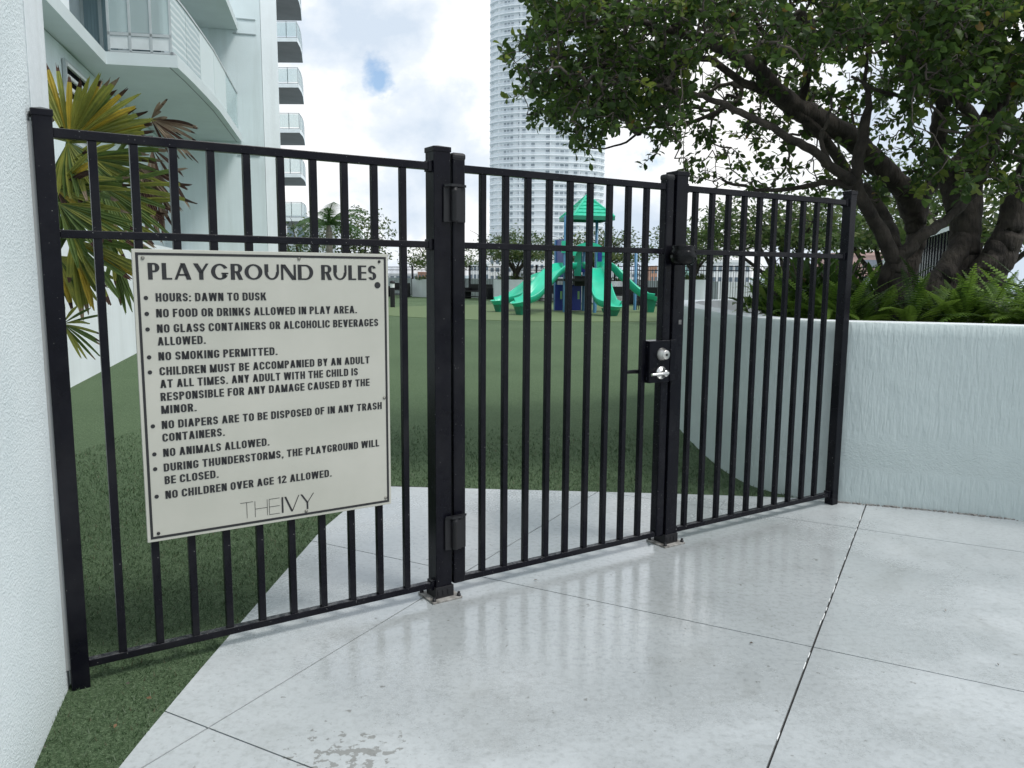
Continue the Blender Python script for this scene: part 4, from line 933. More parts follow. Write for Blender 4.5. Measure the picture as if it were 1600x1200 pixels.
fan((108, 224, 4.2), [(57, 92, 4.3), (88, 88, 4.35), (126, 122, 4.2), (156, 108, 4.15), (158, 126, 4.3), (184, 114, 4.1), (181, 140, 4.2), (216, 138, 4.05), (211, 170, 4.1), (240, 176, 4.05), (242, 192, 4.1), (236, 210, 4.05)], .021, (1, 2, 1, 2, 1, 1, 1, 2, 1, 1, 1, 0), .10, .8, CR)
fan((106, 222, 4.1), [(60, 128, 4.2), (74, 300, 4.0), (90, 292, 3.95), (110, 305, 3.9), (134, 300, 3.9), (150, 272, 3.9), (172, 262, 3.95), (54, 200, 4.1), (96, 196, 4.0)], .020, (1, 0, 1, 1, 0, 1, 0, 1, 1), .06, .2, CR)
fan((132, 248, 4.35), [(230, 258, 4.2), (232, 232, 4.25), (258, 246, 4.2), (250, 276, 4.15), (222, 292, 4.1), (188, 300, 4.1), (262, 222, 4.3)], .019, (0, 1, 0, 1, 0, 0, 1), .14, .6, CR)
fan((88, 296, 4.0), [(142, 233, 3.9), (150, 258, 3.85), (205, 272, 3.9), (204, 290, 3.9), (160, 318, 3.85), (120, 350, 3.9), (135, 228, 4.0), (92, 360, 3.9)], .017, (1, 2, 4, 1, 0, 0, 1, 0), .10, .6, CR)
fan((160, 292, 4.15), [(291, 258, 4.0), (305, 304, 4.0), (268, 355, 3.95), (236, 372, 3.95), (200, 360, 3.9), (182, 352, 3.9), (270, 322, 4.0), (232, 335, 4.0), (218, 258, 4.1), (160, 368, 3.9)], .016, (0, 1, 1, 0, 0, 1, 0, 0, 0, 0), .12, .7, CR)
fan((92, 318, 3.9), [(212, 345, 3.8), (224, 372, 3.8), (190, 372, 3.75), (155, 365, 3.8), (138, 400, 3.8), (122, 412, 3.8), (200, 322, 3.85)], .020, (0, 0, 1, 0, 1, 0, 0), .08, .4, CR)
fan((112, 372, 4.1), [(146, 478, 4.0), (128, 488, 4.0), (150, 452, 4.0), (172, 470, 3.95), (205, 436, 3.95), (232, 420, 3.95), (190, 408, 4.0), (108, 440, 4.0), (258, 390, 4.0)], .024, (2, 1, 1, 2, 1, 0, 1, 0, 0), -.05, .5, CR)
fan((176, 398, 4.2), [(188, 470, 4.1), (196, 482, 4.1), (210, 470, 4.1), (180, 442, 4.1), (228, 446, 4.1), (165, 438, 4.1), (236, 418, 4.1)], .014, (0, 0, 0, 0, 0, 0, 1), -.06, .3, (112, 380, 4.3))
fan((98, 506, 4.0), [(166, 488, 3.9), (120, 474, 3.9), (158, 519, 3.85), (158, 535, 3.85), (147, 559, 3.85), (125, 553, 3.85), (100, 470, 3.9)], .010, (0, 0, 1, 1, 1, 0, 0), .05, .5, (80, 470, 4.3))
# dead, dried fans
fan((236, 186, 4.4), [(262, 152, 4.3), (252, 170, 4.3), (309, 190, 4.3), (310, 198, 4.35), (308, 214, 4.3), (306, 246, 4.3), (288, 238, 4.3), (262, 236, 4.35), (280, 206, 4.3), (250, 158, 4.3)], .010, (3, 3, 3, 4, 3, 3, 3, 3, 4, 3), .14, .9, (150, 300, 4.4))
fan((238, 232, 4.5), [(252, 300, 4.45), (240, 320, 4.45), (262, 330, 4.4), (246, 356, 4.4), (258, 362, 4.4), (232, 350, 4.4), (286, 268, 4.4), (224, 300, 4.4), (296, 322, 4.4)], .012, (4, 3, 4, 3, 4, 3, 3, 4, 3), .0, .5, (150, 300, 4.5))
fan((76, 196, 4.3), [(70, 118, 4.3), (82, 132, 4.3), (96, 150, 4.3), (88, 168, 4.25), (104, 160, 4.3)], .017, (4, 3, 4, 3, 3), .02, .8, CR)
fan((98, 300, 4.5), [(120, 250, 4.5), (160, 262, 4.5), (190, 250, 4.5), (206, 300, 4.5), (196, 340, 4.5), (150, 350, 4.5), (110, 380, 4.5), (230, 318, 4.5)], .022, (4, 3, 4, 0, 4, 0, 3, 0), .04, .5, CR)
fan((210, 252, 4.45), [(226, 300, 4.4), (214, 330, 4.4), (240, 345, 4.4), (252, 372, 4.4), (268, 350, 4.4), (282, 322, 4.4), (262, 300, 4.4), (292, 290, 4.4), (246, 318, 4.4), (232, 366, 4.4)], .018, (3, 4, 3, 3, 4, 3, 3, 4, 3, 3), .05, .7, (150, 300, 4.5))
fan((96, 260, 4.45), [(168, 210, 4.4), (190, 228, 4.4), (210, 248, 4.4), (176, 268, 4.35), (160, 296, 4.35), (136, 316, 4.35), (112, 330, 4.35), (214, 284, 4.4)], .022, (1, 1, 0, 1, 1, 0, 0, 1), .08, .6, CR)
fan((150, 330, 4.3), [(256, 330, 4.2), (248, 362, 4.2), (226, 392, 4.2), (196, 402, 4.2), (172, 396, 4.2), (150, 400, 4.2), (274, 300, 4.25)], .022, (0, 1, 1, 0, 1, 0, 1), .06, .5, CR)
fan((90, 400, 4.3), [(178, 432, 4.2), (160, 452, 4.2), (140, 462, 4.2), (122, 476, 4.2), (106, 470, 4.2), (196, 414, 4.2)], .022, (1, 2, 1, 1, 0, 0), .0, .5, CR)
b = MB(); bx_ = W(64, 400, 4.4).x
pth, rr = catmull([((bx_, 4.4, -.02), .075), ((bx_ - .01, 4.4, .5), .07), ((bx_, 4.4, 1.0), .075), ((bx_ + .01, 4.4, 1.5), .08), ((bx_ + .02, 4.4, 1.95), .05)], 4); b.tube(pth, rr, 10)
b.build('trunk', pmat('palm trunk fibre', (.09, .065, .045), (.03, .022, .016), 22, rough=.95, bmp=(40, .9, .03, (1, 1, .4))), fp, True)

# ---------------------------------------------------------------- playground
TEAL = pmat('green moulded plastic', (.028, .54, .34), (.022, .47, .29), 2, rough=.30, spec=.5)
DTEAL = pmat('dark green moulded plastic', (.012, .20, .115), (.010, .17, .10), 2, rough=.35)
LBLUE = pmat('light blue powder coat', (.07, .22, .38), (.06, .19, .34), 2, rough=.35)
NAVY = pmat('navy plastic panel', (.012, .032, .26), (.010, .024, .20), 2, rough=.35)
LIME = pmat('pale green plastic', (.22, .42, .20), rough=.4)
DECK = pmat('black deck coating', (.012, .012, .014), rough=.6)
def gxy(px, py): p = Z(px, py, 0); return p
dsk = MB(); c0 = gxy(900, 503); cx, cy = 1.9, 31.4
dsk.prism([(cx + 7.6 * math.cos(2 * math.pi * k / 64), cy + 6.9 * math.sin(2 * math.pi * k / 64)) for k in range(64)], -.02, .0)
tag(dsk.build('safety_surface', RUBBER), kind='structure')
pg = thing('play_structure', 'green and blue playground tower with a pitched green roof and four slides', 'playground', (2.4, 31, 0))
def vpost(x, y, z1, name='post', mat=None, r=.062):
    b = MB(); b.lathe([(r, 0), (r, z1 - .01), (r * .6, z1)], 14, (x, y, 0)); b.build(name, mat or LBLUE, pg, True)
P = {}
for nm, px, Y, z1 in (('fl', 882.5, 30.6, 3.6), ('fr', 946, 31.0, 3.6), ('br', 931, 32.2, 3.6), ('bl', 868, 32.0, 2.75), ('m', 912, 31.9, 2.5), ('lo', 930, 30.2, 1.25)):
    p = W(px, 430, Y); P[nm] = p; vpost(p.x, p.y, z1)
RC = W(915, 430, 31.4)
# pitched roof
ph = R(14); hw = .82; zr = W(915, 339, 31).z; za = W(917, 305, 31.4).z
cs = [Vector((RC.x, RC.y, 0)) + Matrix.Rotation(ph, 3, 'Z') @ Vector(q) for q in ((-hw, -hw, 0), (hw, -hw, 0), (hw, hw, 0), (-hw, hw, 0))]
b = MB(); ap = Vector((RC.x, RC.y, za)); NR = 6
for i in range(4):
    a0, a1 = cs[i] + UP * zr, cs[(i + 1) % 4] + UP * zr; nrm = (a1 - a0).cross(ap - a0).normalized()
    for k in range(NR):           # overlapping moulded shingle courses
        t0, t1 = k / NR, (k + 1) / NR; off = nrm * .028
        q0, q1, q2, q3 = a0.lerp(ap, t0), a1.lerp(ap, t0), a1.lerp(ap, t1), a0.lerp(ap, t1)
        b.quad(q0 + off, q1 + off, q2, q3); b.quad(q0, q1, q1 + off, q0 + off)
        nt_ = max(1, 7 - k)
        for j in range(nt_):
            e0, e1 = q0.lerp(q1, (j + .5 * (k % 2) + .46) / nt_ if nt_ > 1 else .5), None
            if (j + .5 * (k % 2) + .5) / nt_ < .97: b.obox(e0 + off * 1.0, (q1 - q0).normalized() * .02, (q3 - q0) * .9, nrm * .006)
rf = b.build('roof', TEAL, pg, True)
b = MB()
for i in range(4):
    a0, a1 = cs[i], cs[(i + 1) % 4]; d = (a1 - a0); nn = Vector((d.y, -d.x, 0)).normalized() * .02
    b.obox(a0 + UP * (zr - .13), d, nn, UP * .15)
b.build('eave', DTEAL, rf, True)
b = MB()
for c_ in cs: b.tube([c_ + UP * zr, ap], .05, 8)
b.build('hip_ridge', TEAL, rf, True)
# deck
dk = [P['fl'] + Vector((-.05, -.05, 0)), P['lo'] + Vector((.05, .0, 0)), P['fr'] + Vector((.06, .02, 0)), P['br'] + Vector((.05, .3, 0)), P['bl'] + Vector((-.05, .1, 0))]
b = MB(); b.prism([(p.x, p.y) for p in dk], 1.16, 1.26); b.build('deck', DECK, pg, True)
b = MB(); b.box(W(898, 430, 31.0).x, W(917, 430, 31.0).x, 30.95, 31.6, .98, 1.36); b.build('deck_step', DECK, pg, True)
def wpanel(name, mat, a, b_, z0, z1, th=.05, parent=None, hole=None):
    a, b_ = Vector((a.x, a.y, 0)), Vector((b_.x, b_.y, 0)); d = b_ - a; n = Vector((-d.y, d.x, 0)).normalized() * th; m = MB()
    if hole:
        h0, h1, hz0, hz1 = hole
        m.obox(a + UP * z0, d * h0, n, UP * (z1 - z0)); m.obox(a + d * h1 + UP * z0, d * (1 - h1), n, UP * (z1 - z0))
        m.obox(a + d * h0 + UP * z0, d * (h1 - h0), n, UP * (hz0 - z0))
        if hz1 < z1: m.obox(a + d * h0 + UP * hz1, d * (h1 - h0), n, UP * (z1 - hz1))
    else: m.obox(a + UP * z0, d, n, UP * (z1 - z0))
    return m.build(name, mat, parent or pg, True)
wpanel('side_panel', NAVY, P['bl'], P['fl'] + Vector((-.06, .3, 0)), 1.3, 2.75)
lp1 = wpanel('lower_panel', NAVY, W(868, 430, 31.0), W(909, 430, 31.3), .04, 1.02)
for px in (877, 904):
    p = W(px, 456, 31.0); b = MB(); b.prism([(p.x + .04 * math.cos(k * math.pi / 5), p.y - .02 + .02 * math.sin(k * math.pi / 5)) for k in range(10)], .48, .78); b.build('grip', LIME, lp1, True)
wpanel('entry_panel', TEAL, W(885, 430, 30.7), W(894, 430, 30.7), 1.28, 2.72)
wpanel('entry_panel', TEAL, W(897, 430, 31.3), W(908, 430, 31.3), 1.28, 2.5)
wpanel('window_panel', NAVY, W(906, 430, 31.8), W(921, 430, 31.8), 1.5, 2.5, hole=(.2, .8, 1.75, 2.3))
wpanel('entry_panel', TEAL, W(932, 430, 30.9), W(945, 430, 30.9), 1.28, 2.45)
wpanel('window_panel', NAVY, W(933, 430, 30.75), W(940, 430, 30.75), 1.9, 2.35)
# arched hood over the slide entry
b = MB(); n = 14; a0, a1 = W(894, 430, 30.75), W(945, 430, 30.85); a0.z = a1.z = 0; dd = a1 - a0; nn = Vector((-dd.y, dd.x, 0)).normalized() * .45
outer, inner = [], []
for k in range(n + 1):
    w = math.pi * k / n; outer.append((-math.cos(w) * .5 + .5, math.sin(w) ** .75 * .5)); inner.append((-math.cos(w) * .40 + .5, math.sin(w) ** .8 * .26))
pt = lambda q, o: a0 + dd * q[0] + UP * (2.12 + q[1]) + nn * o
for k in range(n):
    b.quad(pt(inner[k], 0), pt(inner[k + 1], 0), pt(outer[k + 1], 0), pt(outer[k], 0)); b.quad(pt(outer[k], 0), pt(outer[k + 1], 0), pt(outer[k + 1], 1), pt(outer[k], 1)); b.quad(pt(inner[k + 1], 0), pt(inner[k], 0), pt(inner[k], 1), pt(inner[k + 1], 1))
b.build('arch_hood', TEAL, pg, True)
b = MB(); a0 = W(877, 430, 30.5); b.prism([(a0.x, a0.y), (a0.x + .28, a0.y - .02), (a0.x + .28, a0.y + .4), (a0.x, a0.y + .4)], 2.22, 2.66); b.build('side_hood', TEAL, pg, True)
# slides
def slide(path, w=.46, foot=True, lip=.16):
    s_ = pg
    pts, rr = catmull([(Vector(p), 1) for p in path], 7); b = MB(); ring = []
    prof = [(-.5, .0, 1), (-.58, 1.0, 0), (-.66, 1.0, 0), (-.66, .85, 0), (-.58, -.25, 0), (-.35, -.42, 0), (.35, -.42, 0), (.58, -.25, 0), (.66, .85, 0), (.66, 1.0, 0), (.58, 1.0, 0), (.48, .1, 0), (.30, -.22, 0), (-.30, -.22, 0), (-.48, .1, 0)]
    prof = prof[1:]
    m = len(pts)
    for i, p in enumerate(pts):
        t = (pts[min(i + 1, m - 1)] - pts[max(i - 1, 0)]).normalized(); sd = t.cross(UP).normalized(); u = sd.cross(t)
        ww = w * (1 + .12 * max(0, (i / m - .8) / .2)); hh = lip * 1.15
        ring.append([p + sd * q[0] * ww + u * q[1] * hh for q in prof])
    n = len(prof); vs = [v for r in ring for v in r]
    b.add(vs, [(i * n + k, i * n + (k + 1) % n, (i + 1) * n + (k + 1) % n, (i + 1) * n + k) for i in range(m - 1) for k in range(n)], 0, True)
    # closed lip round the run-out
    t = (pts[-1] - pts[-2]).normalized(); sd = t.cross(UP).normalized(); u = sd.cross(t); ww = w * 1.12; c = pts[-1]; arcs = []
    for k in range(9):
        a = math.pi * k / 8; arcs.append((math.cos(a), math.sin(a)))
    lo = [c + sd * x * ww * .36 + t * y * .10 - u * lip * .25 for x, y in arcs]; hi = [c + sd * x * ww * .58 + t * y * .26 + u * lip * .55 for x, y in arcs]; ho = [c + sd * x * ww * .66 + t * y * .31 + u * lip * .52 for x, y in arcs]; bo = [c + sd * x * ww * .5 + t * y * .2 - u * lip * .48 for x, y in arcs]
    for k in range(8):
        b.add([lo[k], lo[k + 1], hi[k + 1], hi[k]], [(0, 1, 2, 3)], 0, True); b.add([hi[k], hi[k + 1], ho[k + 1], ho[k]], [(0, 1, 2, 3)], 0, True); b.add([ho[k], ho[k + 1], bo[k + 1], bo[k]], [(0, 1, 2, 3)], 0, True)
    b.add(lo, [tuple(range(9))], 0); b.add(bo, [tuple(range(9))[::-1]], 0)
    o = b.build('slide', TEAL, pg, True)
    if foot:
        b = MB(); q = pts[-1]; t2 = Vector((t.x, t.y, 0)).normalized(); s2 = Vector((sd.x, sd.y, 0)).normalized(); zt = q.z - lip * .35
        tp = [q + s2 * a * w * .5 + t2 * e for a, e in ((-1, -.25), (1, -.25), (1, .12), (-1, .12))]; bt = [q + s2 * a * w * .34 + t2 * e for a, e in ((-1, -.18), (1, -.18), (1, .04), (-1, .04))]
        b.add([(v.x, v.y, 0) for v in bt] + [(v.x, v.y, zt) for v in tp], [(0, 1, 5, 4), (1, 2, 6, 5), (2, 3, 7, 6), (3, 0, 4, 7), (4, 5, 6, 7)])
        b.build('slide_foot', DTEAL, o, True)
    return o
slide([W(890, 418, 30.6), W(876, 420, 30.2), W(860, 432, 29.6), W(843, 452, 28.9), W(828, 468, 28.5), W(812, 474, 28.3)], .56)
slide([W(872, 424, 32.2), W(856, 427, 32.6), W(840, 436, 32.6), W(822, 452, 32.0), W(806, 464, 31.2), W(790, 470, 30.6), W(779, 472, 30.4)], .46)
slide([W(925, 418, 30.9), W(929, 418, 30.4), W(934, 434, 29.6), W(939, 455, 28.8), W(946, 473, 28.2), W(957, 479, 27.9)], .60)
slide([W(946, 416, 31.2), W(958, 421, 31.2), W(975, 438, 31.1), W(995, 456, 31.0), W(1010, 464, 30.9), W(1019, 466, 30.9)], .50)
# climber on the right
p = W(993, 430, 32.8); vpost(p.x, p.y, 2.3, 'post', LBLUE, .06)
b = MB(); q0, q1 = W(978, 430, 32.4), W(1005, 430, 33.6)
for k in range(8):
    z = .3 + k * .2; b.tube([Vector((p.x, p.y, z + .2)), Vector((q1.x, q1.y, z))], .016, 5)
for k in range(4):
    c = Vector((p.x, p.y, 0)).lerp(Vector((q1.x, q1.y, 0)), (k + 1) / 4); b.tube([c + UP * 0, c + UP * (1.85 - .05 * k)], .016, 5)
b.build('climbing_net', DECK, pg, True)

# ---------------------------------------------------------------- deck furniture
def bench(px, Y, w, rz, label):
    p = W(px, 460, Y); t = thing('bench', label, 'bench', (p.x, p.y, 0), rz, 'dark benches along the far parapet'); h = w / 2
    b = MB(); b.box(-h, h, -.28, .26, .40, .46); b.build('seat', BLACK2, t, bevel=.01)
    b = MB(); b.box(-h, h, .22, .28, .46, .84); b.build('backrest', BLACK2, t, bevel=.01)
    for s_ in (-1, 1):
        b = MB(); b.box(s_ * h - .035, s_ * h + .035, -.28, .28, 0, .64); b.build('leg', BLACK2, t, bevel=.01)
    b = MB(); b.box(-h + .04, h - .04, -.2, .2, .10, .14); b.build('stretcher', BLACK2, t)
bench(622, 49.5, 1.5, R(-36), 'dark bench left of the round white pot, partly behind the bollard lamp')
bench(748, 46.2, 1.6, R(-36), 'dark bench between the round white pot and the left slide')
bench(851, 43.5, 1.4, R(-30), 'dark bench glimpsed between the left slides and the blue panel')
bench(965, 39.8, 1.5, R(-30), 'dark bench glimpsed under the right-hand slide')
bench(1022, 38.4, 1.4, R(-25), 'dark bench right of the climbing net behind the last slide')
p = Z(613.5, 480, 0); bl = thing('bollard_lamp', 'black bollard lamp with a white light band on the turf', 'lamp', (p.x, p.y, 0))
b = MB(); b.lathe([(.10, 0), (.10, .82)], 16, (0, 0, 0)); b.build('column', BLACK2, bl)
b = MB(); b.lathe([(.096, .82), (.096, .99)], 16, (0, 0, 0)); b.build('light_band', pmat('opal diffuser', (.75, .78, .78), rough=.4), bl)
b = MB(); b.lathe([(.11, .99), (.11, 1.05), (.09, 1.09), (.02, 1.11)], 16, (0, 0, 0)); b.build('cap', BLACK2, bl)

# far fence round the deck, in panels
def far_fence(a, b_, n, grp, label, npk=18, h=1.86, z0=0, first=True):
    a, b_ = Vector(a), Vector(b_); d = (b_ - a) / n; L_ = d.length; rz = math.atan2(d.y, d.x)
    def make(loc):
        t = thing('fence_panel', label, 'fence', loc, rz, grp)
        m = MB(); m.box(-.04, .04, -.04, .04, 0, h + .06); m.build('post', BLACK, t)
        for z in (.10, h - .22, h - .03): m = MB(); m.box(.04, L_ - .04, -.018, .018, z - .02, z + .02); m.build('rail', BLACK, t)
        m = MB(); st = L_ / (npk + 1); m.box(st - .008, st + .008, -.008, .008, .12, h - .05); pk = m.build('picket', BLACK, t)
        for k in range(1, npk): copy_at(pk, st * k, t)
        return t
    t0 = make((a.x, a.y, z0))
    for k in range(1, n):
        c = dup(t0); q = a + d * k; c.location = (q.x, q.y, z0)
FA, FB, FC = Vector((-10.2, 55.2, 0)), Vector((8.95, 37.2, 0)), Vector((17.8, 37.6, 0))
far_fence(FA, FB, 10, 'far fence panels behind the playground', 'thin black picket fence panel along the far deck edge behind the playground', 20)
far_fence(FB, FC, 4, 'far fence panels right of the playground', 'thin black picket fence panel at the far deck edge right of the playground', 18)
nrm = (FB - FA).normalized(); nrm = Vector((-nrm.y, nrm.x, 0))
b = MB(); a0 = FA + nrm * .9; a1 = FB + nrm * .9; dd = a1 - a0
b.obox(a0 - dd * .15 - UP * .02, dd * 1.15, nrm * .25, UP * 1.16); tag(b.build('parapet_wall', pmat('grey parapet paint', (.60, .66, .68), (.54, .60, .62), 1, rough=.8)), 'grey parapet wall behind the far fence and the playground', 'wall')
b = MB(); b.box(9.6, 19, 38.6, 38.85, -.02, 1.12); tag(b.build('parapet_wall', PALEW), 'white parapet wall behind the far fence right of the playground', 'wall')

# far planters and their trees
def round_planter(px, Y, w, dpt, h, label, rz=0):
    p = W(px, 450, Y); t = thing('planter', label, 'planter', (p.x, p.y, 0), rz, 'white planters along the far fence'); b = MB(); n = 28
    el = lambda k: (w * abs(math.cos(k)) ** .5 * (1 if math.cos(k) > 0 else -1), dpt * abs(math.sin(k)) ** .5 * (1 if math.sin(k) > 0 else -1))
    o = [el(2 * math.pi * (k + .5) / n) for k in range(n)]; b.prism(o, 0, h, 0, True, False); i_ = [(x * .88, y * .84) for x, y in o]
    b.add([(x, y, h) for x, y in o] + [(x, y, h) for x, y in i_] + [(x, y, h - .1) for x, y in i_], [(k, (k + 1) % n, n + (k + 1) % n, n + k) for k in range(n)] + [(n + k, n + (k + 1) % n, 2 * n + (k + 1) % n, 2 * n + k) for k in range(n)])
    b.build('wall', PALEW, t); b = MB(); b.add([(x, y, h - .08) for x, y in i_], [tuple(range(n))]); b.build('soil', SOIL, t); return p
FLEAF = [leafmat('far leaf green', (.11, .165, .05), (.08, .13, .04), 2, .5), leafmat('far leaf dark', (.060, .10, .030), (.045, .08, .024), 2, .45), leafmat('far leaf olive', (.15, .18, .06), (.12, .15, .05), 2, .45)]
def spread_tree(x, y, z0, ht, cr, ch, label, seed, nl=1500, lsz=.10, grp='trees in the far planters', limbs=6, under=.3, cx=0):
    r = random.Random(seed); t = thing('tree', label, 'tree', (x, y, z0), 0, grp); b = MB(); ends = []
    th = ht * .22
    for k in range(limbs):
        az = 2 * math.pi * k / limbs + r.uniform(-.4, .4); rd = cr * r.uniform(.45, .85)
        p0 = Vector((r.uniform(-.08, .08), r.uniform(-.08, .08), 0)); p1 = Vector((math.cos(az) * .18 * cr * .5, math.sin(az) * .18 * cr * .5, th)); p3 = Vector((math.cos(az) * rd + cx, math.sin(az) * rd, ht * r.uniform(.62, .92))); p2 = p1.lerp(p3, .5) + Vector((r.uniform(-.2, .2), r.uniform(-.2, .2), r.uniform(.0, .25)))
        pt, rr = catmull([(p0, .085), (p1, .07), (p2, .045), (p3, .015)], 4); b.tube(pt, rr, 6)
        ends += pt[6:]
        for j in range(3):
            q = pt[r.randrange(5, len(pt))]; e = q + Vector((r.uniform(-.8, .8), r.uniform(-.8, .8), r.uniform(-.1, .5))) * cr * .4; b.tube([q, q.lerp(e, .5) + Vector((0, 0, .06)), e], [.02, .014, .007], 4, 0, False); ends += [q.lerp(e, .6), e]
    b.build('trunk', BARK, t)
    b = MB(); zc = ht - ch
    cl = []; nl = int(nl * 1.9); lsz *= 1.35
    while len(cl) < nl // 14:
        u = Vector((r.gauss(0, 1), r.gauss(0, 1), r.gauss(0, 1))).normalized() * r.random() ** .45
        q = Vector((u.x * cr + cx, u.y * cr, zc + (u.z * ch if u.z > 0 else u.z * ch * under)))
        if mnoise.noise(q * (1.7 / max(.8, cr * .5)) + Vector((seed, 0, 0))) < -.16: continue
        cl.append(q)
    for q in cl:
        s_ = r.uniform(.14, .28) * max(.9, cr * .40); mi = r.choice((0, 0, 1, 1, 2))
        for j in range(14):
            p = q + Vector((r.gauss(0, s_), r.gauss(0, s_), r.gauss(0, s_ * .55))); L_ = lsz * r.uniform(.7, 1.3); d = Vector((r.gauss(0, 1), r.gauss(0, 1), r.gauss(0, .6))).normalized(); sd = d.cross(Vector((r.gauss(0, .6), r.gauss(0, .6), 1))).normalized()
            b.add([p, p + d * L_ * .5 + sd * L_ * .28, p + d * L_, p + d * L_ * .5 - sd * L_ * .28], [(0, 1, 2, 3)], mi if r.random() < .8 else r.choice((0, 1, 2)))
    b.build('crown', FLEAF, t); return t
def tuft(x, y, z, w, d, h, label, seed, n=420, lsz=.16):
    r = random.Random(seed); t = thing('shrub', label, 'shrub', (x, y, z), 0, 'low shrubs in the far planters'); b = MB()
    for k in range(n):
        p = Vector((r.uniform(-w, w), r.uniform(-d, d), abs(r.gauss(0, h * .4)))); dd = Vector((r.gauss(0, .7), r.gauss(0, .7), 1)).normalized(); sd = dd.cross(Vector((r.gauss(0, 1), r.gauss(0, 1), .2))).normalized(); L_ = lsz * r.uniform(.7, 1.4)
        b.add([p, p + dd * L_ * .5 + sd * L_ * .15, p + dd * L_, p + dd * L_ * .5 - sd * L_ * .15], [(0, 1, 2, 3)], r.choice((0, 0, 1, 2)))
    b.build('leaves', FLEAF, t)
p = round_planter(683, 49.5, 1.65, .8, 1.08, 'round-ended white planter behind the hinge post', R(-36)); spread_tree(p.x + .3, p.y, 1.0, 2.4, 2.7, 1.25, 'wide low tree in the white planter behind the hinge post', 3, 2000, .12); tuft(p.x, p.y, 1.0, 1.3, .5, .25, 'low leafy shrub in the white planter behind the hinge post', 31)
p = round_planter(812, 44.8, 1.5, .8, 1.12, 'round-ended white planter behind the left slides', R(-38)); spread_tree(p.x - .2, p.y, 1.05, 2.85, 2.35, 1.35, 'bushy multi-stemmed tree in the white planter behind the left slides', 5, 2400, .12); tuft(p.x, p.y, 1.05, 1.2, .5, .35, 'low leafy shrub in the white planter behind the left slides', 32)
p = round_planter(940, 41.6, 1.4, .8, 1.1, 'white planter hidden behind the playground tower', R(-38)); spread_tree(p.x, p.y, 1.05, 2.75, 2.5, 1.4, 'olive green tree behind the playground tower roof posts', 8, 2400, .12); tuft(p.x, p.y, 1.0, 1.1, .5, .3, 'low leafy shrub in the white planter behind the playground tower', 33)
p = round_planter(1080, 37.6, .72, .5, 1.22, 'white planter beside the latch post in front of the far fence corner', R(-8)); spread_tree(p.x + .1, p.y, 1.15, 2.75, 2.3, 1.4, 'spreading tree in the white planter seen beside the latch post', 12, 2200, .11, cx=-.1); tuft(p.x, p.y, 1.15, .6, .35, .32, 'low leafy shrub in the white planter seen beside the latch post', 34)
p = W(1226, 440, 24); spread_tree(p.x, p.y, .4, 3.45, 3.0, 1.35, 'large bright green tree behind the right fence panel', 15, 4400, .12, limbs=7, under=.06, grp='trees beyond the near planter')
p = W(1395, 440, 19); spread_tree(p.x, p.y, .4, 3.4, 2.1, 1.5, 'bushy tree behind the forked trunk in the near planter', 17, 2200, .11, limbs=6, under=.1, grp='trees beyond the near planter')
p = W(1520, 440, 16); spread_tree(p.x, p.y, .4, 3.6, 2.6, 1.7, 'bushy tree behind the thickest trunk in the near planter', 19, 2600, .11, limbs=6, under=.15, grp='trees beyond the near planter')
# palm and tree at the left, beyond the sign
p = W(560, 440, 46); spread_tree(p.x, p.y, 0, 5.2, 2.2, 1.9, 'tall leafy tree right behind the feather palm above the sign', 21, 1500, .14, grp='trees at the left of the deck', under=.8)
p = W(472, 440, 50); spread_tree(p.x, p.y, 0, 5.0, 1.8, 1.8, 'slim leafy tree at the corner of the apartment building', 22, 800, .14, grp='trees at the left of the deck', under=.8)
p = W(516, 440, 40); cp = thing('feather_palm', 'feather palm with arching fronds above the rules sign', 'palm', (p.x, p.y, 0))
b = MB(); zc = W(516, 352, 40).z; pt, rr = catmull([((p.x, p.y, -.02), .17), ((p.x, p.y, zc * .5), .15), ((p.x, p.y, zc - .5), .17), ((p.x, p.y, zc), .07)], 5); b.tube(pt, rr, 10); b.build('trunk', pmat('grey palm trunk', (.22, .20, .17), (.15, .135, .115), 3, rough=.9, stretch=(1, 1, 5)), cp, True)
for k in range(17):
    az = k * 2.4 + .3; r = random.Random(k); el = r.uniform(.1, 1.25); L_ = r.uniform(1.9, 2.5); b = MB(); d = Vector((math.cos(az), math.sin(az), 0)); q = Vector((p.x, p.y, zc)); n = 16; pts = [q.copy()]; a = el
    for j in range(n): q = q + (d * math.cos(a) + UP * math.sin(a)) * L_ / n; a -= 1.7 / n; pts.append(q.copy())
    sd = Vector((-d.y, d.x, 0))
    for j in range(1, n):
        f_ = (pts[j + 1] - pts[j - 1]).normalized(); ll = .62 * math.sin(math.pi * min(.97, j / n + .12)) ** .7
        for s_ in (-1, 1):
            for o_ in (0, .5):
                c = pts[j].lerp(pts[j + 1], o_); e = c + sd * s_ * ll * .75 + f_ * ll * .5 - UP * ll * .35; b.add([c - f_ * .02, c + f_ * .035, e], [(0, 1, 2)], 0)
    b.tube(pts, [.03 * (1 - j / n) + .006 for j in range(n + 1)], 4)
    b.build('frond', PALMF if k else globals().setdefault('PALMF', leafmat('feather palm green', (.07, .14, .04), (.05, .11, .03), 3, .4)), cp, True)

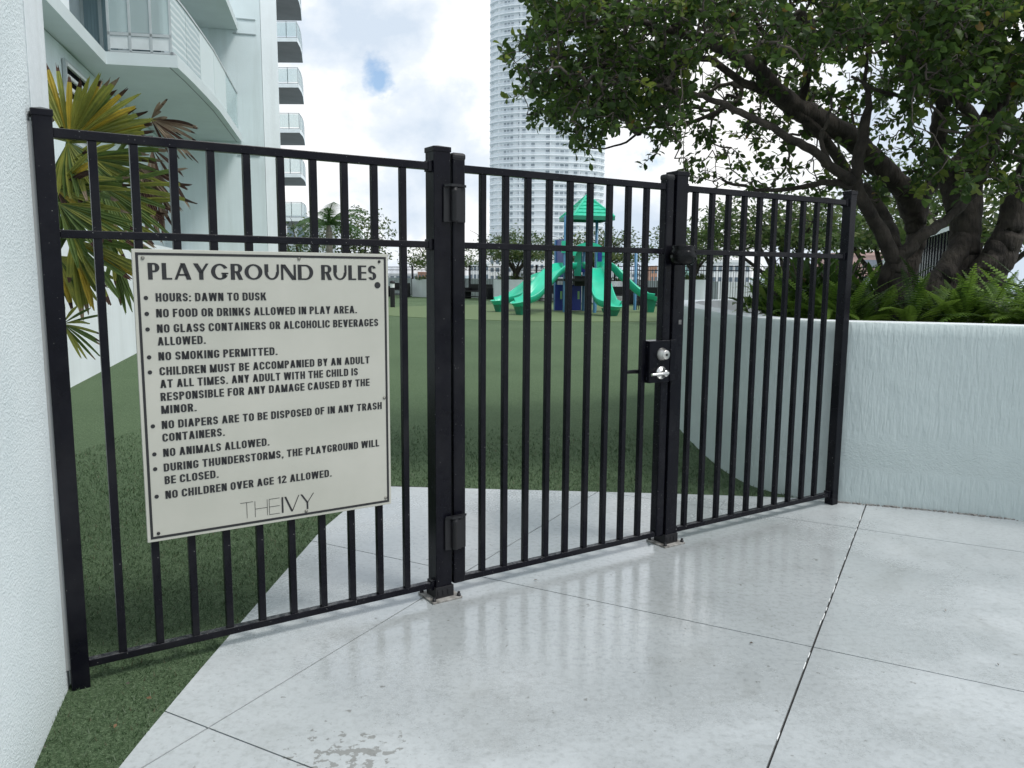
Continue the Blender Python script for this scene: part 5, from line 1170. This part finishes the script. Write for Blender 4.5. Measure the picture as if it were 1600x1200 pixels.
# slatted fence seen between the near trunks
q0, q1 = W(1436, 420, 12.4), W(1484, 420, 9.6); q0.z = q1.z = 0
t = thing('fence_panel', 'dark slatted fence panel seen between the trunks in the near planter', 'fence', (q0.x, q0.y, 0), math.atan2(q1.y - q0.y, q1.x - q0.x)); L_ = (q1 - q0).length
for z in (.5, 1.98): m = MB(); m.box(0, L_, -.02, .02, z - .025, z + .025); m.build('rail', BLACK if z < 1 else PALEW, t)
m = MB(); m.box(-.06, .06, -.02, .02, .3, 1.955); pk = m.build('picket', BLACK, t)
for k in range(1, 12): copy_at(pk, L_ * k / 11, t)
b = MB(); b.box(q0.x - .1, q1.x + 1.4, 13.2, 13.4, -.02, 1.75); tag(b.build('service_wall', PALEW), 'white wall behind the dark slatted fence between the trunks', 'wall')

# ---------------------------------------------------------------- city
def tower():
    c = W(853, 430, 400); t = thing('residential_tower', 'white high-rise tower with curved balcony bands behind the playground', 'building', (c.x, c.y, -26), R(3))
    a, bb, fh, nf, nseg = 26.2, 13.0, 3.18, 62, 72
    pt = lambda k, s=1, o=0: ((a + o) * math.cos(2 * math.pi * k / nseg), (bb + o) * math.sin(2 * math.pi * k / nseg))
    WH = pmat('tower white paint', (.86, .875, .88), (.82, .84, .85), .05, rough=.7); GL = pmat('tower window glass', (.38, .42, .45), (.24, .28, .31), .08, rough=.25, spec=.4); BLND = pmat('tower window with blind', (.58, .62, .65), rough=.4)
    m = MB(); r = random.Random(4)
    colk = [r.random() for _ in range(nseg)]
    for f in range(nf):
        z0, z1 = f * fh, (f + 1) * fh
        for k in range(nseg):
            p0, p1 = pt(k), pt(k + 1); n = Vector((p0[0] + p1[0], p0[1] + p1[1], 0)).normalized() * .12
            win = colk[k] < .45
            m.quad((*p0, z0), (*p1, z0), (*p1, z1), (*p0, z1), 0)
            if win:
                e0 = Vector((*p0, 0)).lerp(Vector((*p1, 0)), .14) + n; e1 = Vector((*p0, 0)).lerp(Vector((*p1, 0)), .86) + n
                m.quad(e0 + UP * (z0 + .35), e1 + UP * (z0 + .35), e1 + UP * (z0 + 2.45), e0 + UP * (z0 + 2.45), 1 if r.random() < .62 else 2)
    m.build('facade', [WH, GL, BLND], t)
    s_ = MB(); n = nseg
    s_.prism([pt(k, o=1.75) for k in range(n)], -.20, .20); s0 = s_.build('balcony_slab', WH, t)
    g_ = MB(); g_.prism([pt(k, o=1.65) for k in range(n)], .20, 1.25, 0, True, False); g0 = g_.build('balcony_railing', glassmat('tower balcony glass', (.74, .79, .82), .45, .08), t)
    for f in range(nf + 1):
        for o in ((s0, g0) if f else ()):
            q = o.copy(); C.objects.link(q); q.parent = t; q.location = (0, 0, f * fh)
    # darker dividing fins between flats
    d_ = MB()
    for k in range(0, nseg, 6):
        p0 = Vector((*pt(k), 0)); n_ = p0.normalized(); sd = Vector((-n_.y, n_.x, 0)); d_.obox(p0 - sd * .15, sd * .3, n_ * 1.5, UP * (nf * fh))
    d_.build('party_fins', WH, t)
tower()
def city_block(px0, px1, pyt, Y, label, col, win, nfl, ncol, depth=22, name='city_building', roof=0):
    a, b_ = W(px0, 430, Y), W(px1, 430, Y); zt = W(px0, pyt, Y).z; w = b_.x - a.x
    t = thing(name, label, 'building', (a.x, Y, -26), 0, 'low buildings across the water'); H_ = zt + 26
    m = MB(); m.box(0, w, 0, depth, 0, H_); m.box(-w * .01, w * 1.01, -.3, depth + .3, H_, H_ + .8)
    if roof: m.box(w * .2, w * .45, depth * .3, depth * .6, H_ + .8, H_ + 4)
    m.build('wall', col, t)
    fh = 3.4
    for f in range(nfl):
        for k in range(ncol):
            x = w * (k + .2) / ncol; g_ = MB(); g_.box(x, x + w * .6 / ncol, -.12, 0, H_ - (f + 1) * fh + .8, H_ - (f + 1) * fh + 2.5); g_.build('window', win, t)
CW = pmat('city white', (.74, .74, .72), rough=.8); CP = pmat('city pink', (.55, .36, .31), rough=.8); CT = pmat('city pale green', (.36, .58, .50), rough=.8); CG = pmat('city window', (.14, .18, .21), rough=.2); CO = pmat('city terracotta', (.50, .28, .19), rough=.8)
city_block(733, 764, 412, 330, 'white low-rise with two rows of dark windows left of the tower foot', CW, CG, 4, 5)
city_block(764, 800, 390, 350, 'white stepped block at the left foot of the round tower', CW, CG, 5, 4, roof=1)
city_block(820, 858, 398, 360, 'white block in front of the round tower behind the planter tree', CW, CG, 5, 5)
city_block(653, 664, 427, 420, 'small terracotta house on the shoreline', CO, CG, 1, 2)
city_block(600, 652, 429, 480, 'long pale low shed on the shoreline beyond the benches', CW, CG, 1, 6)
city_block(1017, 1027, 418, 380, 'narrow terracotta block behind the climbing net', CO, CG, 4, 2)
city_block(1071, 1083, 412, 300, 'pale green house behind the latch post planter', CT, CG, 4, 2)
city_block(1112, 1172, 410, 240, 'white four-storey block with paired windows right of the latch post', CW, CG, 5, 7, roof=1)
city_block(1330, 1412, 399, 170, 'pink building with a grey band behind the forked tree', CP, pmat('city grey band', (.20, .22, .25), rough=.4), 3, 1)
city_block(450, 480, 345, 130, 'grey balcony block behind the corner of the apartment building', pmat('city grey', (.42, .45, .47), rough=.8), CG, 9, 2)
city_block(960, 1012, 426, 520, 'long low white terminal behind the right-hand slide', CW, CG, 2, 8)
